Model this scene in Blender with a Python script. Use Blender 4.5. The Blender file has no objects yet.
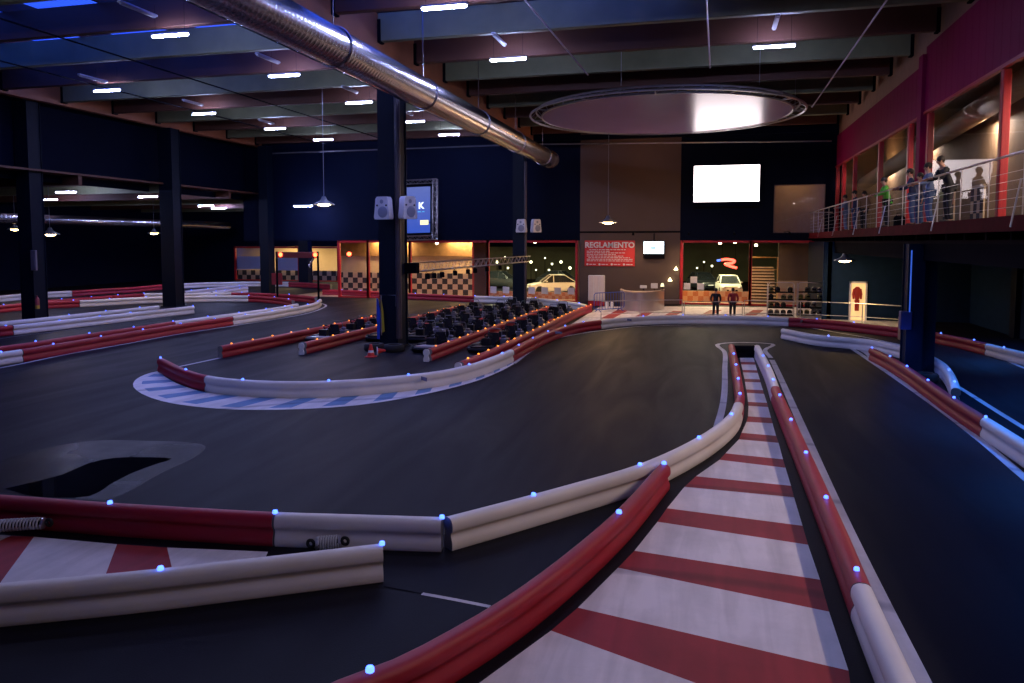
import bpy, math, random
from mathutils import Vector, Matrix
random.seed(7)
SC = bpy.context.scene
COL = SC.collection
# ------------------------------------------------------------------ camera
F = 760.0; CAMH = 4.0
PITCH = math.radians(4.0); YAW = math.radians(14.46)
HORIZON = 242.0
CYP = HORIZON + F*math.tan(PITCH)
cd = bpy.data.cameras.new('camera'); cam = bpy.data.objects.new('camera', cd); COL.objects.link(cam)
cam.location = (0, 0, CAMH); cam.rotation_euler = (math.pi/2-PITCH, 0, YAW)
cd.sensor_width = 36; cd.lens = F/1024*36; cd.shift_y = (CYP-341.5)/1024
cd.clip_start = 0.1; cd.clip_end = 400
SC.camera = cam
# ------------------------------------------------------------------ world, exposure
W = bpy.data.worlds.new('dusk'); SC.world = W; W.use_nodes = True
bg = W.node_tree.nodes['Background']; bg.inputs[0].default_value = (0.03, 0.10, 0.75, 1); bg.inputs[1].default_value = 3.2
SC.view_settings.view_transform = 'Standard'; SC.view_settings.look = 'None'
SC.view_settings.exposure = 0.65; SC.view_settings.gamma = 1; SC.view_settings.use_curve_mapping = False
SC.cycles.sample_clamp_indirect = 4.0
SC.cycles.max_bounces = 8; SC.cycles.transparent_max_bounces = 12
# levels of the lights of the place
TUBE = 190.0        # fluorescent tubes under the roof
TUBE_COL = (0.45, 0.50, 1.0)
SCREEN = 3.4       # big projection screen
LOBBY = 650.0       # watts per warm lobby lamp
GALLERY = 520.0    # watts per gallery lamp

def area(name, loc, sx, sy, watts, col, rot=(0, 0, 0)):
    l = bpy.data.lights.new(name, 'AREA'); l.shape = 'RECTANGLE'; l.size = sx; l.size_y = sy
    l.energy = watts; l.color = col
    o = bpy.data.objects.new(name, l); o.location = loc; o.rotation_euler = rot; COL.objects.link(o)
    return o
def lamp_light(name, loc, watts, col, r=0.1, spot=None):
    l = bpy.data.lights.new(name, 'SPOT' if spot else 'POINT'); l.energy = watts; l.color = col
    l.shadow_soft_size = r
    if spot: l.spot_size = math.radians(spot); l.spot_blend = 0.6
    o = bpy.data.objects.new(name, l); o.location = loc; COL.objects.link(o)
    return o
# ------------------------------------------------------------------ pixel of the photograph -> point of the place
def ray(px, py):
    xc = (px-512)/F; zc = -(py-CYP)/F
    f = math.cos(PITCH)+math.sin(PITCH)*zc; u = -math.sin(PITCH)+math.cos(PITCH)*zc
    return Vector((xc*math.cos(YAW)-f*math.sin(YAW), xc*math.sin(YAW)+f*math.cos(YAW), u))
def fl(px, py, z=0.0):
    r = ray(px, py); t = (z-CAMH)/r.z
    return Vector((r.x*t, r.y*t, z))
def aty(px, py, Y):
    r = ray(px, py); t = Y/r.y
    return Vector((r.x*t, Y, CAMH+r.z*t))
def atx(px, py, X):
    r = ray(px, py); t = X/r.x
    return Vector((X, r.y*t, CAMH+r.z*t))
def px_x(px, Y): return aty(px, HORIZON, Y).x
def px_y(px, X): return atx(px, HORIZON, X).y
# ------------------------------------------------------------------ materials
def lin(c):
    if isinstance(c, str):
        c = [int(c[i:i+2], 16)/255 for i in (0, 2, 4)]
        c = [x/12.92 if x <= .04045 else ((x+.055)/1.055)**2.4 for x in c]
    return (c[0], c[1], c[2], 1.0)
MC = {}
def mat(name, col, rough=0.6, metal=0.0, var=0.15, scale=3.0, bump=0.0, spec=0.5, emit=None, es=0.0, sample=True):
    if name in MC: return MC[name]
    m = bpy.data.materials.new(name); m.use_nodes = True; nt = m.node_tree; b = nt.nodes['Principled BSDF']
    b.inputs['Roughness'].default_value = rough; b.inputs['Metallic'].default_value = metal
    b.inputs['Specular IOR Level'].default_value = spec
    c = lin(col)
    if var > 0:
        tc = nt.nodes.new('ShaderNodeTexCoord'); nz = nt.nodes.new('ShaderNodeTexNoise')
        nz.inputs['Scale'].default_value = scale; nz.inputs['Detail'].default_value = 5
        nt.links.new(tc.outputs['Object'], nz.inputs['Vector'])
        mx = nt.nodes.new('ShaderNodeMix'); mx.data_type = 'RGBA'
        mx.inputs[6].default_value = (c[0]*(1-var), c[1]*(1-var), c[2]*(1-var), 1)
        mx.inputs[7].default_value = (min(1, c[0]*(1+var)), min(1, c[1]*(1+var)), min(1, c[2]*(1+var)), 1)
        nt.links.new(nz.outputs[0], mx.inputs[0]); nt.links.new(mx.outputs[2], b.inputs['Base Color'])
        if bump > 0:
            bp = nt.nodes.new('ShaderNodeBump'); bp.inputs['Strength'].default_value = bump; bp.inputs['Distance'].default_value = 0.02
            nt.links.new(nz.outputs[0], bp.inputs['Height']); nt.links.new(bp.outputs[0], b.inputs['Normal'])
    else:
        b.inputs['Base Color'].default_value = c
    if emit is not None:
        b.inputs['Emission Color'].default_value = lin(emit); b.inputs['Emission Strength'].default_value = es
        if not sample: m.cycles.emission_sampling = 'NONE'
    MC[name] = m
    return m
def glass_mat(name, tint=(0.9, 0.93, 0.95), refl=1.45, dim=1.0):
    m = bpy.data.materials.new(name); m.use_nodes = True; nt = m.node_tree
    for n in list(nt.nodes):
        if n.type == 'BSDF_PRINCIPLED': nt.nodes.remove(n)
    out = [n for n in nt.nodes if n.type == 'OUTPUT_MATERIAL'][0]
    t = nt.nodes.new('ShaderNodeBsdfTransparent'); t.inputs[0].default_value = (tint[0]*dim, tint[1]*dim, tint[2]*dim, 1)
    g = nt.nodes.new('ShaderNodeBsdfGlossy'); g.inputs['Roughness'].default_value = 0.01; g.inputs[0].default_value = (1, 1, 1, 1)
    fr = nt.nodes.new('ShaderNodeFresnel'); fr.inputs[0].default_value = refl
    mx = nt.nodes.new('ShaderNodeMixShader')
    ge = nt.nodes.new('ShaderNodeNewGeometry'); iv = nt.nodes.new('ShaderNodeMath'); iv.operation = 'SUBTRACT'; iv.inputs[0].default_value = 1.0; nt.links.new(ge.outputs['Backfacing'], iv.inputs[1])
    ml = nt.nodes.new('ShaderNodeMath'); ml.operation = 'MULTIPLY'; nt.links.new(fr.outputs[0], ml.inputs[0]); nt.links.new(iv.outputs[0], ml.inputs[1])
    nt.links.new(ml.outputs[0], mx.inputs[0]); nt.links.new(t.outputs[0], mx.inputs[1]); nt.links.new(g.outputs[0], mx.inputs[2])
    nt.links.new(mx.outputs[0], out.inputs['Surface'])
    return m
def floor_mat():
    m = bpy.data.materials.new('asphalt'); m.use_nodes = True; nt = m.node_tree; N = nt.nodes; L = nt.links; b = N['Principled BSDF']
    tc = N.new('ShaderNodeTexCoord')
    n1 = N.new('ShaderNodeTexNoise'); n1.inputs['Scale'].default_value = 0.22; n1.inputs['Detail'].default_value = 6; n1.inputs['Roughness'].default_value = .65
    L.new(tc.outputs['Object'], n1.inputs['Vector'])
    mp = N.new('ShaderNodeMapping'); mp.inputs['Scale'].default_value = (0.9, 0.12, 1); mp.inputs['Rotation'].default_value = (0, 0, 0.5)
    L.new(tc.outputs['Object'], mp.inputs['Vector'])
    n2 = N.new('ShaderNodeTexNoise'); n2.inputs['Scale'].default_value = 1.1; n2.inputs['Detail'].default_value = 5; n2.inputs['Distortion'].default_value = 1.2
    L.new(mp.outputs[0], n2.inputs['Vector'])
    n3 = N.new('ShaderNodeTexNoise'); n3.inputs['Scale'].default_value = 60; n3.inputs['Detail'].default_value = 3
    L.new(tc.outputs['Object'], n3.inputs['Vector'])
    a = N.new('ShaderNodeMath'); a.operation = 'ADD'; L.new(n1.outputs[0], a.inputs[0]); L.new(n2.outputs[0], a.inputs[1])
    a2 = N.new('ShaderNodeMath'); a2.operation = 'MULTIPLY_ADD'; a2.inputs[1].default_value = 0.35; L.new(n3.outputs[0], a2.inputs[0]); L.new(a.outputs[0], a2.inputs[2])
    cr = N.new('ShaderNodeValToRGB'); cr.color_ramp.elements[0].position = 0.45; cr.color_ramp.elements[0].color = (0.0040, 0.0042, 0.0092, 1)
    cr.color_ramp.elements[1].position = 0.95; cr.color_ramp.elements[1].color = (0.0115, 0.0102, 0.0165, 1)
    dv = N.new('ShaderNodeMath'); dv.operation = 'MULTIPLY'; dv.inputs[1].default_value = 0.55; L.new(a2.outputs[0], dv.inputs[0])
    L.new(dv.outputs[0], cr.inputs[0]); L.new(cr.outputs[0], b.inputs['Base Color'])
    rr = N.new('ShaderNodeMapRange'); rr.inputs[3].default_value = 0.42; rr.inputs[4].default_value = 0.72; L.new(n2.outputs[0], rr.inputs[0]); L.new(rr.outputs[0], b.inputs['Roughness'])
    b.inputs['Specular IOR Level'].default_value = 0.10
    bp = N.new('ShaderNodeBump'); bp.inputs['Strength'].default_value = 0.25; bp.inputs['Distance'].default_value = 0.01
    L.new(n3.outputs[0], bp.inputs['Height']); L.new(bp.outputs[0], b.inputs['Normal'])
    return m
def paint_mat(name, col, dirt=0.35):
    m = bpy.data.materials.new(name); m.use_nodes = True; nt = m.node_tree; N = nt.nodes; L = nt.links; b = N['Principled BSDF']
    tc = N.new('ShaderNodeTexCoord')
    n1 = N.new('ShaderNodeTexNoise'); n1.inputs['Scale'].default_value = 0.8; n1.inputs['Detail'].default_value = 8; n1.inputs['Roughness'].default_value = .7
    L.new(tc.outputs['Object'], n1.inputs['Vector'])
    mp = N.new('ShaderNodeMapping'); mp.inputs['Scale'].default_value = (2.6, 0.35, 1); mp.inputs['Rotation'].default_value = (0, 0, 0.6)
    L.new(tc.outputs['Object'], mp.inputs['Vector'])
    n2 = N.new('ShaderNodeTexNoise'); n2.inputs['Scale'].default_value = 1.3; n2.inputs['Detail'].default_value = 4; n2.inputs['Distortion'].default_value = 1.0
    L.new(mp.outputs[0], n2.inputs['Vector'])
    c = lin(col)
    mu = N.new('ShaderNodeMath'); mu.operation = 'MULTIPLY'; L.new(n1.outputs[0], mu.inputs[0]); L.new(n2.outputs[0], mu.inputs[1])
    cr = N.new('ShaderNodeValToRGB'); cr.color_ramp.elements[0].position = 0.1; cr.color_ramp.elements[1].position = 0.34
    cr.color_ramp.elements[0].color = (c[0]*(1-dirt), c[1]*(1-dirt), c[2]*(1-dirt), 1); cr.color_ramp.elements[1].color = c
    L.new(mu.outputs[0], cr.inputs[0])
    # old tyre marks: thin dark curved bands
    wv = N.new('ShaderNodeTexWave'); wv.wave_type = 'RINGS'; wv.rings_direction = 'Z'; wv.inputs['Scale'].default_value = 0.09; wv.inputs['Distortion'].default_value = 3.0
    wv.inputs['Detail'].default_value = 1; wv.inputs['Detail Scale'].default_value = 0.3
    L.new(tc.outputs['Object'], wv.inputs['Vector'])
    c2 = N.new('ShaderNodeValToRGB'); c2.color_ramp.elements[0].position = 0.985; c2.color_ramp.elements[0].color = (1, 1, 1, 1)
    c2.color_ramp.elements[1].position = 1.0; c2.color_ramp.elements[1].color = (0.62, 0.62, 0.66, 1)
    L.new(wv.outputs[0], c2.inputs[0])
    mx = N.new('ShaderNodeMix'); mx.data_type = 'RGBA'; mx.blend_type = 'MULTIPLY'; mx.inputs[0].default_value = 1
    L.new(cr.outputs[0], mx.inputs[6]); L.new(c2.outputs[0], mx.inputs[7]); L.new(mx.outputs[2], b.inputs['Base Color'])
    b.inputs['Roughness'].default_value = 0.55; b.inputs['Specular IOR Level'].default_value = 0.3
    return m
M_floor = floor_mat()
M_pw = paint_mat('floor_paint_white', (0.80, 0.74, 0.76), 0.3); M_pr = paint_mat('floor_paint_red', (0.36, 0.030, 0.035), 0.35); M_pb = paint_mat('floor_paint_blue', (0.13, 0.27, 0.50), 0.3)
M_line = paint_mat('line_paint', (0.60, 0.57, 0.60), 0.35)
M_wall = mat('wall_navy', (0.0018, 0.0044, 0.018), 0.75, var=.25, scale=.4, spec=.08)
M_wallb = mat('wall_brown', (0.115, 0.082, 0.072), 0.7, var=.12, scale=.5, spec=.12)
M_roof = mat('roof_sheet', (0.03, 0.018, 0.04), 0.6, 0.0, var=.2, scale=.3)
M_wood = mat('glulam_pale', (0.20, 0.205, 0.105), 0.6, var=.3, scale=1.2)
M_woodo = mat('glulam_orange', (0.34, 0.12, 0.05), 0.6, var=.25, scale=1.2)
M_woodr = mat('purlin_red', (0.11, 0.040, 0.022), 0.6, var=.25, scale=1.2)
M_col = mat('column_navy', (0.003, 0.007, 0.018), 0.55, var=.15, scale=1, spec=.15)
M_black = mat('black_steel', (0.006, 0.006, 0.009), 0.85, var=.2, spec=.02)
M_rub = mat('rubber', (0.012, 0.012, 0.013), 0.8, var=.3, scale=8)
M_galv = mat('galvanised', (0.60, 0.58, 0.62), 0.27, 1.0, var=.12, scale=2)
M_alu = mat('aluminium', (0.60, 0.58, 0.60), 0.3, 0.9, var=.06, scale=4)
M_bw = mat('barrier_white', (0.76, 0.72, 0.70), 0.46, var=.16, scale=1.2, spec=.45)
M_br = mat('barrier_red', (0.36, 0.013, 0.033), 0.5, var=.22, scale=1.2, spec=.45)
M_blue = mat('led_blue', (0.05, 0.1, 0.5), .4, var=0, emit=(0.055, 0.13, 1.0), es=3.6, sample=False)
M_amber = mat('led_amber', (0.5, 0.2, 0.02), .4, var=0, emit=(1.0, 0.26, 0.02), es=2.4, sample=False)
M_tube = mat('tube_lit', (0.9, 0.9, 0.9), .4, var=0, emit=TUBE_COL, es=TUBE)
M_tubeoff = mat('batten_white', (0.45, 0.46, 0.5), .4, var=.05)
M_fascia = mat('fascia_red', (0.21, 0.004, 0.052), 0.65, var=.12, scale=.6, spec=.06)
M_frame = mat('frame_red', (0.42, 0.012, 0.02), 0.4, var=.1)
M_cream = mat('cream_panel', (0.62, 0.47, 0.30), 0.7, var=.1)
M_white = mat('white_paint', (0.72, 0.71, 0.72), 0.5, var=.05)
M_dark = mat('dark_decal', (0.03, 0.028, 0.03), 0.6, var=.1)
M_glass = glass_mat('window_glass', refl=1.11)
# ------------------------------------------------------------------ mesh builder
class MB:
    def __init__(s): s.v = []; s.f = []; s.mi = []; s.m = 0
    def add(s, vs, fs):
        o = len(s.v); s.v += [tuple(p) for p in vs]
        for f in fs: s.f.append([o+i for i in f]); s.mi.append(s.m)
        return s
    def box(s, x0, x1, y0, y1, z0, z1, M=None):
        vs = [Vector((x, y, z)) for x in (x0, x1) for y in (y0, y1) for z in (z0, z1)]
        if M is not None: vs = [M @ p for p in vs]
        return s.add(vs, [(0, 1, 3, 2), (4, 6, 7, 5), (0, 4, 5, 1), (2, 3, 7, 6), (0, 2, 6, 4), (1, 5, 7, 3)])
    def bbox(s, x0, x1, y0, y1, z0, z1, b=0.01, M=None):   # box with chamfered edges
        X, Y, Z = (x0+x1)/2, (y0+y1)/2, (z0+z1)/2; hx, hy, hz = (x1-x0)/2, (y1-y0)/2, (z1-z0)/2
        b = min(b, hx*.9, hy*.9, hz*.9)
        loops = []
        def ring(z, ix):
            a, c = hx-ix, hy-ix
            return [(X-a+b, Y-c, z), (X+a-b, Y-c, z), (X+a, Y-c+b, z), (X+a, Y+c-b, z), (X+a-b, Y+c, z), (X-a+b, Y+c, z), (X-a, Y+c-b, z), (X-a, Y-c+b, z)]
        rs = [ring(Z-hz, b*.8), ring(Z-hz+b, 0), ring(Z+hz-b, 0), ring(Z+hz, b*.8)]
        vs = [Vector(p) for r in rs for p in r]
        if M is not None: vs = [M @ p for p in vs]
        fs = [tuple(range(7, -1, -1)), tuple(range(24, 32))]
        for k in range(3):
            for i in range(8):
                j = (i+1) % 8; fs.append((k*8+i, k*8+j, k*8+8+j, k*8+8+i))
        return s.add(vs, fs)
    def tube(s, pts, r, n=8, caps=True, rr=None):
        pts = [Vector(p) for p in pts]; k = len(pts); rings = []
        up = None
        for i, p in enumerate(pts):
            d = (pts[min(i+1, k-1)]-pts[max(i-1, 0)]).normalized()
            if up is None:
                up = Vector((0, 0, 1)) if abs(d.z) < .9 else Vector((1, 0, 0))
            a = d.cross(up).normalized(); c = a.cross(d).normalized(); up = c
            R = rr[i] if rr else r
            rings += [p+(a*math.cos(t*2*math.pi/n)+c*math.sin(t*2*math.pi/n))*R for t in range(n)]
        fs = []
        for i in range(k-1):
            for t in range(n):
                u = (t+1) % n; fs.append((i*n+t, i*n+u, i*n+n+u, i*n+n+t))
        if caps: fs.append(tuple(range(n-1, -1, -1))); fs.append(tuple(range((k-1)*n, k*n)))
        return s.add(rings, fs)
    def lathe(s, prof, c=(0, 0, 0), n=16, axis='z', M=None):   # prof: (radius, height)
        vs = []
        for r, h in prof:
            for t in range(n):
                a = 2*math.pi*t/n; x, y = r*math.cos(a), r*math.sin(a)
                p = {'z': (x, y, h), 'x': (h, x, y), 'y': (x, h, y)}[axis]
                p = Vector(p)+Vector(c); vs.append(M @ p if M is not None else p)
        fs = []
        for i in range(len(prof)-1):
            for t in range(n):
                u = (t+1) % n; fs.append((i*n+t, i*n+u, i*n+n+u, i*n+n+t))
        if prof[0][0] > 1e-4: fs.append(tuple(range(n-1, -1, -1)))
        if prof[-1][0] > 1e-4: fs.append(tuple(range((len(prof)-1)*n, len(prof)*n)))
        return s.add(vs, fs)
    def torus(s, c, R, r, n=24, k=8, axis='z', M=None):
        vs = []; fs = []
        for i in range(n):
            a = 2*math.pi*i/n
            for j in range(k):
                b = 2*math.pi*j/k; q = R+r*math.cos(b); x, y, z = q*math.cos(a), q*math.sin(a), r*math.sin(b)
                p = Vector({'z': (x, y, z), 'x': (z, x, y), 'y': (x, z, y)}[axis])+Vector(c)
                vs.append(M @ p if M is not None else p)
        for i in range(n):
            for j in range(k):
                i2 = (i+1) % n; j2 = (j+1) % k; fs.append((i*k+j, i2*k+j, i2*k+j2, i*k+j2))
        return s.add(vs, fs)
    def prism(s, poly, d, M=None):    # poly in xy of M, extruded along z by d
        n = len(poly); vs = [Vector((x, y, 0)) for x, y in poly]+[Vector((x, y, d)) for x, y in poly]
        if M is not None: vs = [M @ p for p in vs]
        fs = [tuple(range(n-1, -1, -1)), tuple(range(n, 2*n))]+[(i, (i+1) % n, n+(i+1) % n, n+i) for i in range(n)]
        return s.add(vs, fs)
    def slab(s, pts, z0, z1):         # pts world points, made into a thin plate
        n = len(pts); vs = [(p[0], p[1], z0) for p in pts]+[(p[0], p[1], z1) for p in pts]
        return s.add(vs, [tuple(range(n-1, -1, -1)), tuple(range(n, 2*n))]+[(i, (i+1) % n, n+(i+1) % n, n+i) for i in range(n)])
    def sph(s, c, r, n=12, k=8, sc=(1, 1, 1), M=None):
        vs = [Vector((0, 0, -1))]; fs = []
        for i in range(1, k):
            a = math.pi*i/k-math.pi/2
            for t in range(n): vs.append(Vector((math.cos(a)*math.cos(2*math.pi*t/n), math.cos(a)*math.sin(2*math.pi*t/n), math.sin(a))))
        vs.append(Vector((0, 0, 1)))
        vs = [Vector((p.x*r*sc[0], p.y*r*sc[1], p.z*r*sc[2]))+Vector(c) for p in vs]
        if M is not None: vs = [M @ p for p in vs]
        for t in range(n): fs.append((0, 1+(t+1) % n, 1+t))
        for i in range(k-2):
            for t in range(n): u = (t+1) % n; fs.append((1+i*n+t, 1+i*n+u, 1+i*n+n+u, 1+i*n+n+t))
        e = len(vs)-1; o = 1+(k-2)*n
        for t in range(n): fs.append((e, o+t, o+(t+1) % n))
        return s.add(vs, fs)
    def mesh(s, name, mats, smooth=True):
        me = bpy.data.meshes.new(name); me.from_pydata(s.v, [], s.f)
        for m in (mats if isinstance(mats, (list, tuple)) else [mats]): me.materials.append(m)
        me.polygons.foreach_set('material_index', s.mi)
        if smooth:
            me.polygons.foreach_set('use_smooth', [True]*len(s.f)); me.set_sharp_from_angle(angle=math.radians(38))
        me.update(); return me
    def build(s, name, mats, parent=None, smooth=True, loc=None, rz=0):
        o = bpy.data.objects.new(name, s.mesh(name, mats, smooth)); COL.objects.link(o)
        if parent: o.parent = parent
        if loc is not None: o.location = loc
        o.rotation_euler.z = rz
        return o
def T(o, label, cat, group=None, kind=None):
    o['label'] = label; o['category'] = cat
    if group: o['group'] = group
    if kind: o['kind'] = kind
    return o
def S(o, label=None):
    o['kind'] = 'structure'
    if label: o['label'] = label
    return o
def empty(name, loc=(0, 0, 0), rz=0):
    o = bpy.data.objects.new(name, None); o.location = loc; o.rotation_euler.z = rz; o.empty_display_size = .2; COL.objects.link(o); return o
def copy_tree(o, parent=None):
    c = o.copy(); COL.objects.link(c)
    if parent: c.parent = parent
    for ch in list(o.children): copy_tree(ch, c)
    return c
def text(name, s, size, m, parent=None, loc=(0, 0, 0), rot=(math.pi/2, 0, 0), ext=0.004, align='CENTER', sx=1.0):
    c = bpy.data.curves.new(name, 'FONT'); c.body = s; c.size = size; c.extrude = ext; c.align_x = align; c.resolution_u = 3; c.offset = size*.03
    c.materials.append(m); o = bpy.data.objects.new(name, c); o.location = loc; o.rotation_euler = rot; o.scale = (sx, 1, 1); COL.objects.link(o)
    bpy.context.view_layer.update()
    me = bpy.data.meshes.new_from_object(o); o2 = bpy.data.objects.new(name, me); o2.location = loc; o2.rotation_euler = rot; o2.scale = (sx, 1, 1)
    bpy.data.objects.remove(o); COL.objects.link(o2)
    if parent: o2.parent = parent
    return o2
def catmull(P, step=0.35):
    P = [Vector(p) for p in P]
    if len(P) == 2:
        P = [P[0], P[0].lerp(P[1], .5), P[1]]
    Q = [P[0]*2-P[1]]+P+[P[-1]*2-P[-2]]; out = []; marks = [0]
    for i in range(1, len(Q)-2):
        a, b, c, d = Q[i-1], Q[i], Q[i+1], Q[i+2]
        al = .5; t0 = 0; t1 = max(1e-4, (b-a).length**al); t2 = t1+max(1e-4, (c-b).length**al); t3 = t2+max(1e-4, (d-c).length**al)
        n = max(2, int((c-b).length/step))
        for k in range(n):
            t = t1+(t2-t1)*k/n
            A1 = a*((t1-t)/(t1-t0))+b*((t-t0)/(t1-t0)); A2 = b*((t2-t)/(t2-t1))+c*((t-t1)/(t2-t1)); A3 = c*((t3-t)/(t3-t2))+d*((t-t2)/(t3-t2))
            B1 = A1*((t2-t)/(t2-t0))+A2*((t-t0)/(t2-t0)); B2 = A2*((t3-t)/(t3-t1))+A3*((t-t1)/(t3-t1))
            out.append(B1*((t2-t)/(t2-t1))+B2*((t-t1)/(t2-t1)))
        marks.append(len(out))
    out.append(P[-1]); return out, marks
# ================================================================== THE HALL
YB = 50.0; XG = 7.42; XD = 5.98; ROOF = 12.55; BEAMZ = 11.05; XL = -32.0; XC = -11.6
S(MB().box(-60, 20, -6.2, 82, -0.2, 0).build('floor', M_floor))
# roof with daylight strips
sky_strips = [(18.9, 21.6, -31, -2), (22.3, 25.0, -31, -1), (25.8, 28.2, -31, -13), (29.2, 31.0, -31, -19)]
rb = MB(); ys = -6.0
for (a, b, x0, x1) in sky_strips:
    rb.box(-34, 20, ys, a, ROOF, ROOF+.12); rb.box(-34, x0, a, b, ROOF, ROOF+.12); rb.box(x1, 20, a, b, ROOF, ROOF+.12); ys = b
rb.box(-34, 20, ys, 52, ROOF, ROOF+.12)
S(rb.build('ceiling', M_roof))
msky = bpy.data.materials.new('skylight_sheet'); msky.use_nodes = True; nt = msky.node_tree; nt.nodes.remove(nt.nodes['Principled BSDF'])
t1 = nt.nodes.new('ShaderNodeBsdfTransparent'); t1.inputs[0].default_value = (.55, .6, .8, 1); t2 = nt.nodes.new('ShaderNodeBsdfDiffuse'); t2.inputs[0].default_value = (.25, .28, .4, 1)
mx = nt.nodes.new('ShaderNodeMixShader'); mx.inputs[0].default_value = .45; nt.links.new(t1.outputs[0], mx.inputs[1]); nt.links.new(t2.outputs[0], mx.inputs[2])
nt.links.new(mx.outputs[0], [n for n in nt.nodes if n.type == 'OUTPUT_MATERIAL'][0].inputs['Surface'])
for k, (a, b, x0, x1) in enumerate(sky_strips):
    m = MB(); n = int((x1-x0)/.18); vs = []; fs = []
    for i in range(n*2+1):
        x = x0+(x1-x0)*i/(n*2); z = ROOF+.02+(.06 if i % 2 else 0); vs += [(x, a-.05, z), (x, b+.05, z)]
    for i in range(n*2): fs.append((2*i, 2*i+1, 2*i+3, 2*i+2))
    S(m.add(vs, fs).build('skylight_%d' % (k+1), msky, smooth=False))
# glulam beams across, girders along, hanger brackets
gird = S(MB().box(XC-.2, XC+.2, 3, YB-.1, 10.35, 12.0).build('beam_centre_girder', M_woodo))
gl = S(MB().box(XL-.2, XL+.2, 3, YB-.1, 10.9, 12.0).build('beam_left_girder', M_woodo))
k = 0
for i in range(-4, 7):
    y = 28.8+3.4*i
    if y < 10: continue
    m = M_wood if i % 2 else M_woodr  # greenish and reddish light on alternate beams, put into their colour
    for (x0, x1) in ((XL+.2, XC-.2), (XC+.2, XG-.05)):
        o = S(MB().bbox(x0, x1, y-.13, y+.13, BEAMZ, 12.02, .02).build('ceiling_beam', m))
        for xx in (x0, x1-.12): MB().box(xx, xx+.12, y-.17, y+.17, BEAMZ-.05, BEAMZ+.75).build('hanger_bracket', M_black, o)
    # purlins in every other bay read as thin lines along the hall
for x in (-28, -24, -20, -16, -7, -2.5, 2.0):
    S(MB().box(x-.06, x+.06, 8, YB-.2, 12.03, ROOF-.02).build('ceiling_purlin', M_woodr))
# conduits running under the beams
for x, z in ((-26.5, 10.95), (-21.5, 10.95)):
    S(MB().tube([(x, 8, z), (x, YB-.3, z)], .03, 6).build('conduit_pipe', M_black))
# back wall
xa = px_x(580, YB); xb = px_x(680, YB); xl = px_x(338, YB)
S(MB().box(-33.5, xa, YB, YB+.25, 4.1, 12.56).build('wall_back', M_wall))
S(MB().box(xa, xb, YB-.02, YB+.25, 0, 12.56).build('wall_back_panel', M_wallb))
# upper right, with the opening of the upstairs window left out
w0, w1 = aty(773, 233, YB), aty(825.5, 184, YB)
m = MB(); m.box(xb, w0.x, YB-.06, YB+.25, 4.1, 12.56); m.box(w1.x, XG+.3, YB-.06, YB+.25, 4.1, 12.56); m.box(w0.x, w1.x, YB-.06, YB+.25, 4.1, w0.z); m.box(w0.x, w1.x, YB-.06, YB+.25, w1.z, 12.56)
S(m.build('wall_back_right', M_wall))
S(MB().box(xa, xb, YB-.08, YB-.02, 4.6, 4.7).build('trim_1', M_black))
# light pipe along the top of the back wall, one step down at the left
S(MB().tube([(px_x(262, YB), YB-.1, 7.2), (px_x(262, YB), YB-.1, 10.3), (px_x(266, YB), YB-.1, 10.45), (XC-.5, YB-.1, 10.5), (XG-.3, YB-.1, 10.1)], .05, 6).build('trim_2', M_alu))
S(MB().box(XC+.3, XG, YB-.35, YB-.06, 10.65, 10.95).build('trim_3', M_wall))
# left: bulkhead over the columns, lower annex beyond
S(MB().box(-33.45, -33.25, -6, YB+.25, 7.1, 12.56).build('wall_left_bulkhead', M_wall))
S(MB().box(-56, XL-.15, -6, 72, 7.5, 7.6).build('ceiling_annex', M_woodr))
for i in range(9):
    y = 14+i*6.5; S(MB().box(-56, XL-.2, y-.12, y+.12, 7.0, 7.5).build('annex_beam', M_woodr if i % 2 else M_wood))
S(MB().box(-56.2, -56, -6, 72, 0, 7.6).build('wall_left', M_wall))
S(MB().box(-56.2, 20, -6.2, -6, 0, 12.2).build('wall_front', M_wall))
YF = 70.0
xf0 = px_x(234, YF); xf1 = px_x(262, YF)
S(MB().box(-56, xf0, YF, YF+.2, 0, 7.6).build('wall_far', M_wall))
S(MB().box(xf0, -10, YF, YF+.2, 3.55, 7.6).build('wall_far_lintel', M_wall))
S(MB().tube([(-46, 30, 5.6), (-46, 66, 5.6)], .35, 12).build('annex_duct', M_galv))
# columns ------------------------------------------------------------
def column(x, y, h, wx, wy, name='column', m=None):
    o = MB(); f = .03; w = .05
    # H section: two flanges and a web, boxed on the narrow faces
    o.box(x-wx/2, x+wx/2, y-wy/2, y-wy/2+f, 0, h); o.box(x-wx/2, x+wx/2, y+wy/2-f, y+wy/2, 0, h); o.box(x-wx/2+.05, x+wx/2-.05, y-wy/2+f, y+wy/2-f, 0, h)
    o.bbox(x-wx/2-.08, x+wx/2+.08, y-wy/2-.08, y+wy/2+.08, 0, .06, .01)
    return S(o.build(name, m or M_col))
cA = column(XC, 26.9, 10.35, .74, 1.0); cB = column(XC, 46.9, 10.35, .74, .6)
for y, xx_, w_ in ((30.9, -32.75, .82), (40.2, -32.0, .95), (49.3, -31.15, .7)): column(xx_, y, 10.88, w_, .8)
column(px_x(305, 64), 64, 7.4, 1.0, .8)
MB().tube([(XC+.46, 26.3, .4), (XC+.46, 26.3, 9.3)], .11, 10).build('column_pipe', mat('pipe_brown', (.06, .045, .05), .4), cA)
MB().tube([(XC+.46, 46.6, .4), (XC+.46, 46.6, 9.0)], .09, 8).build('column_pipe', MC['pipe_brown'], cB)
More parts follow.
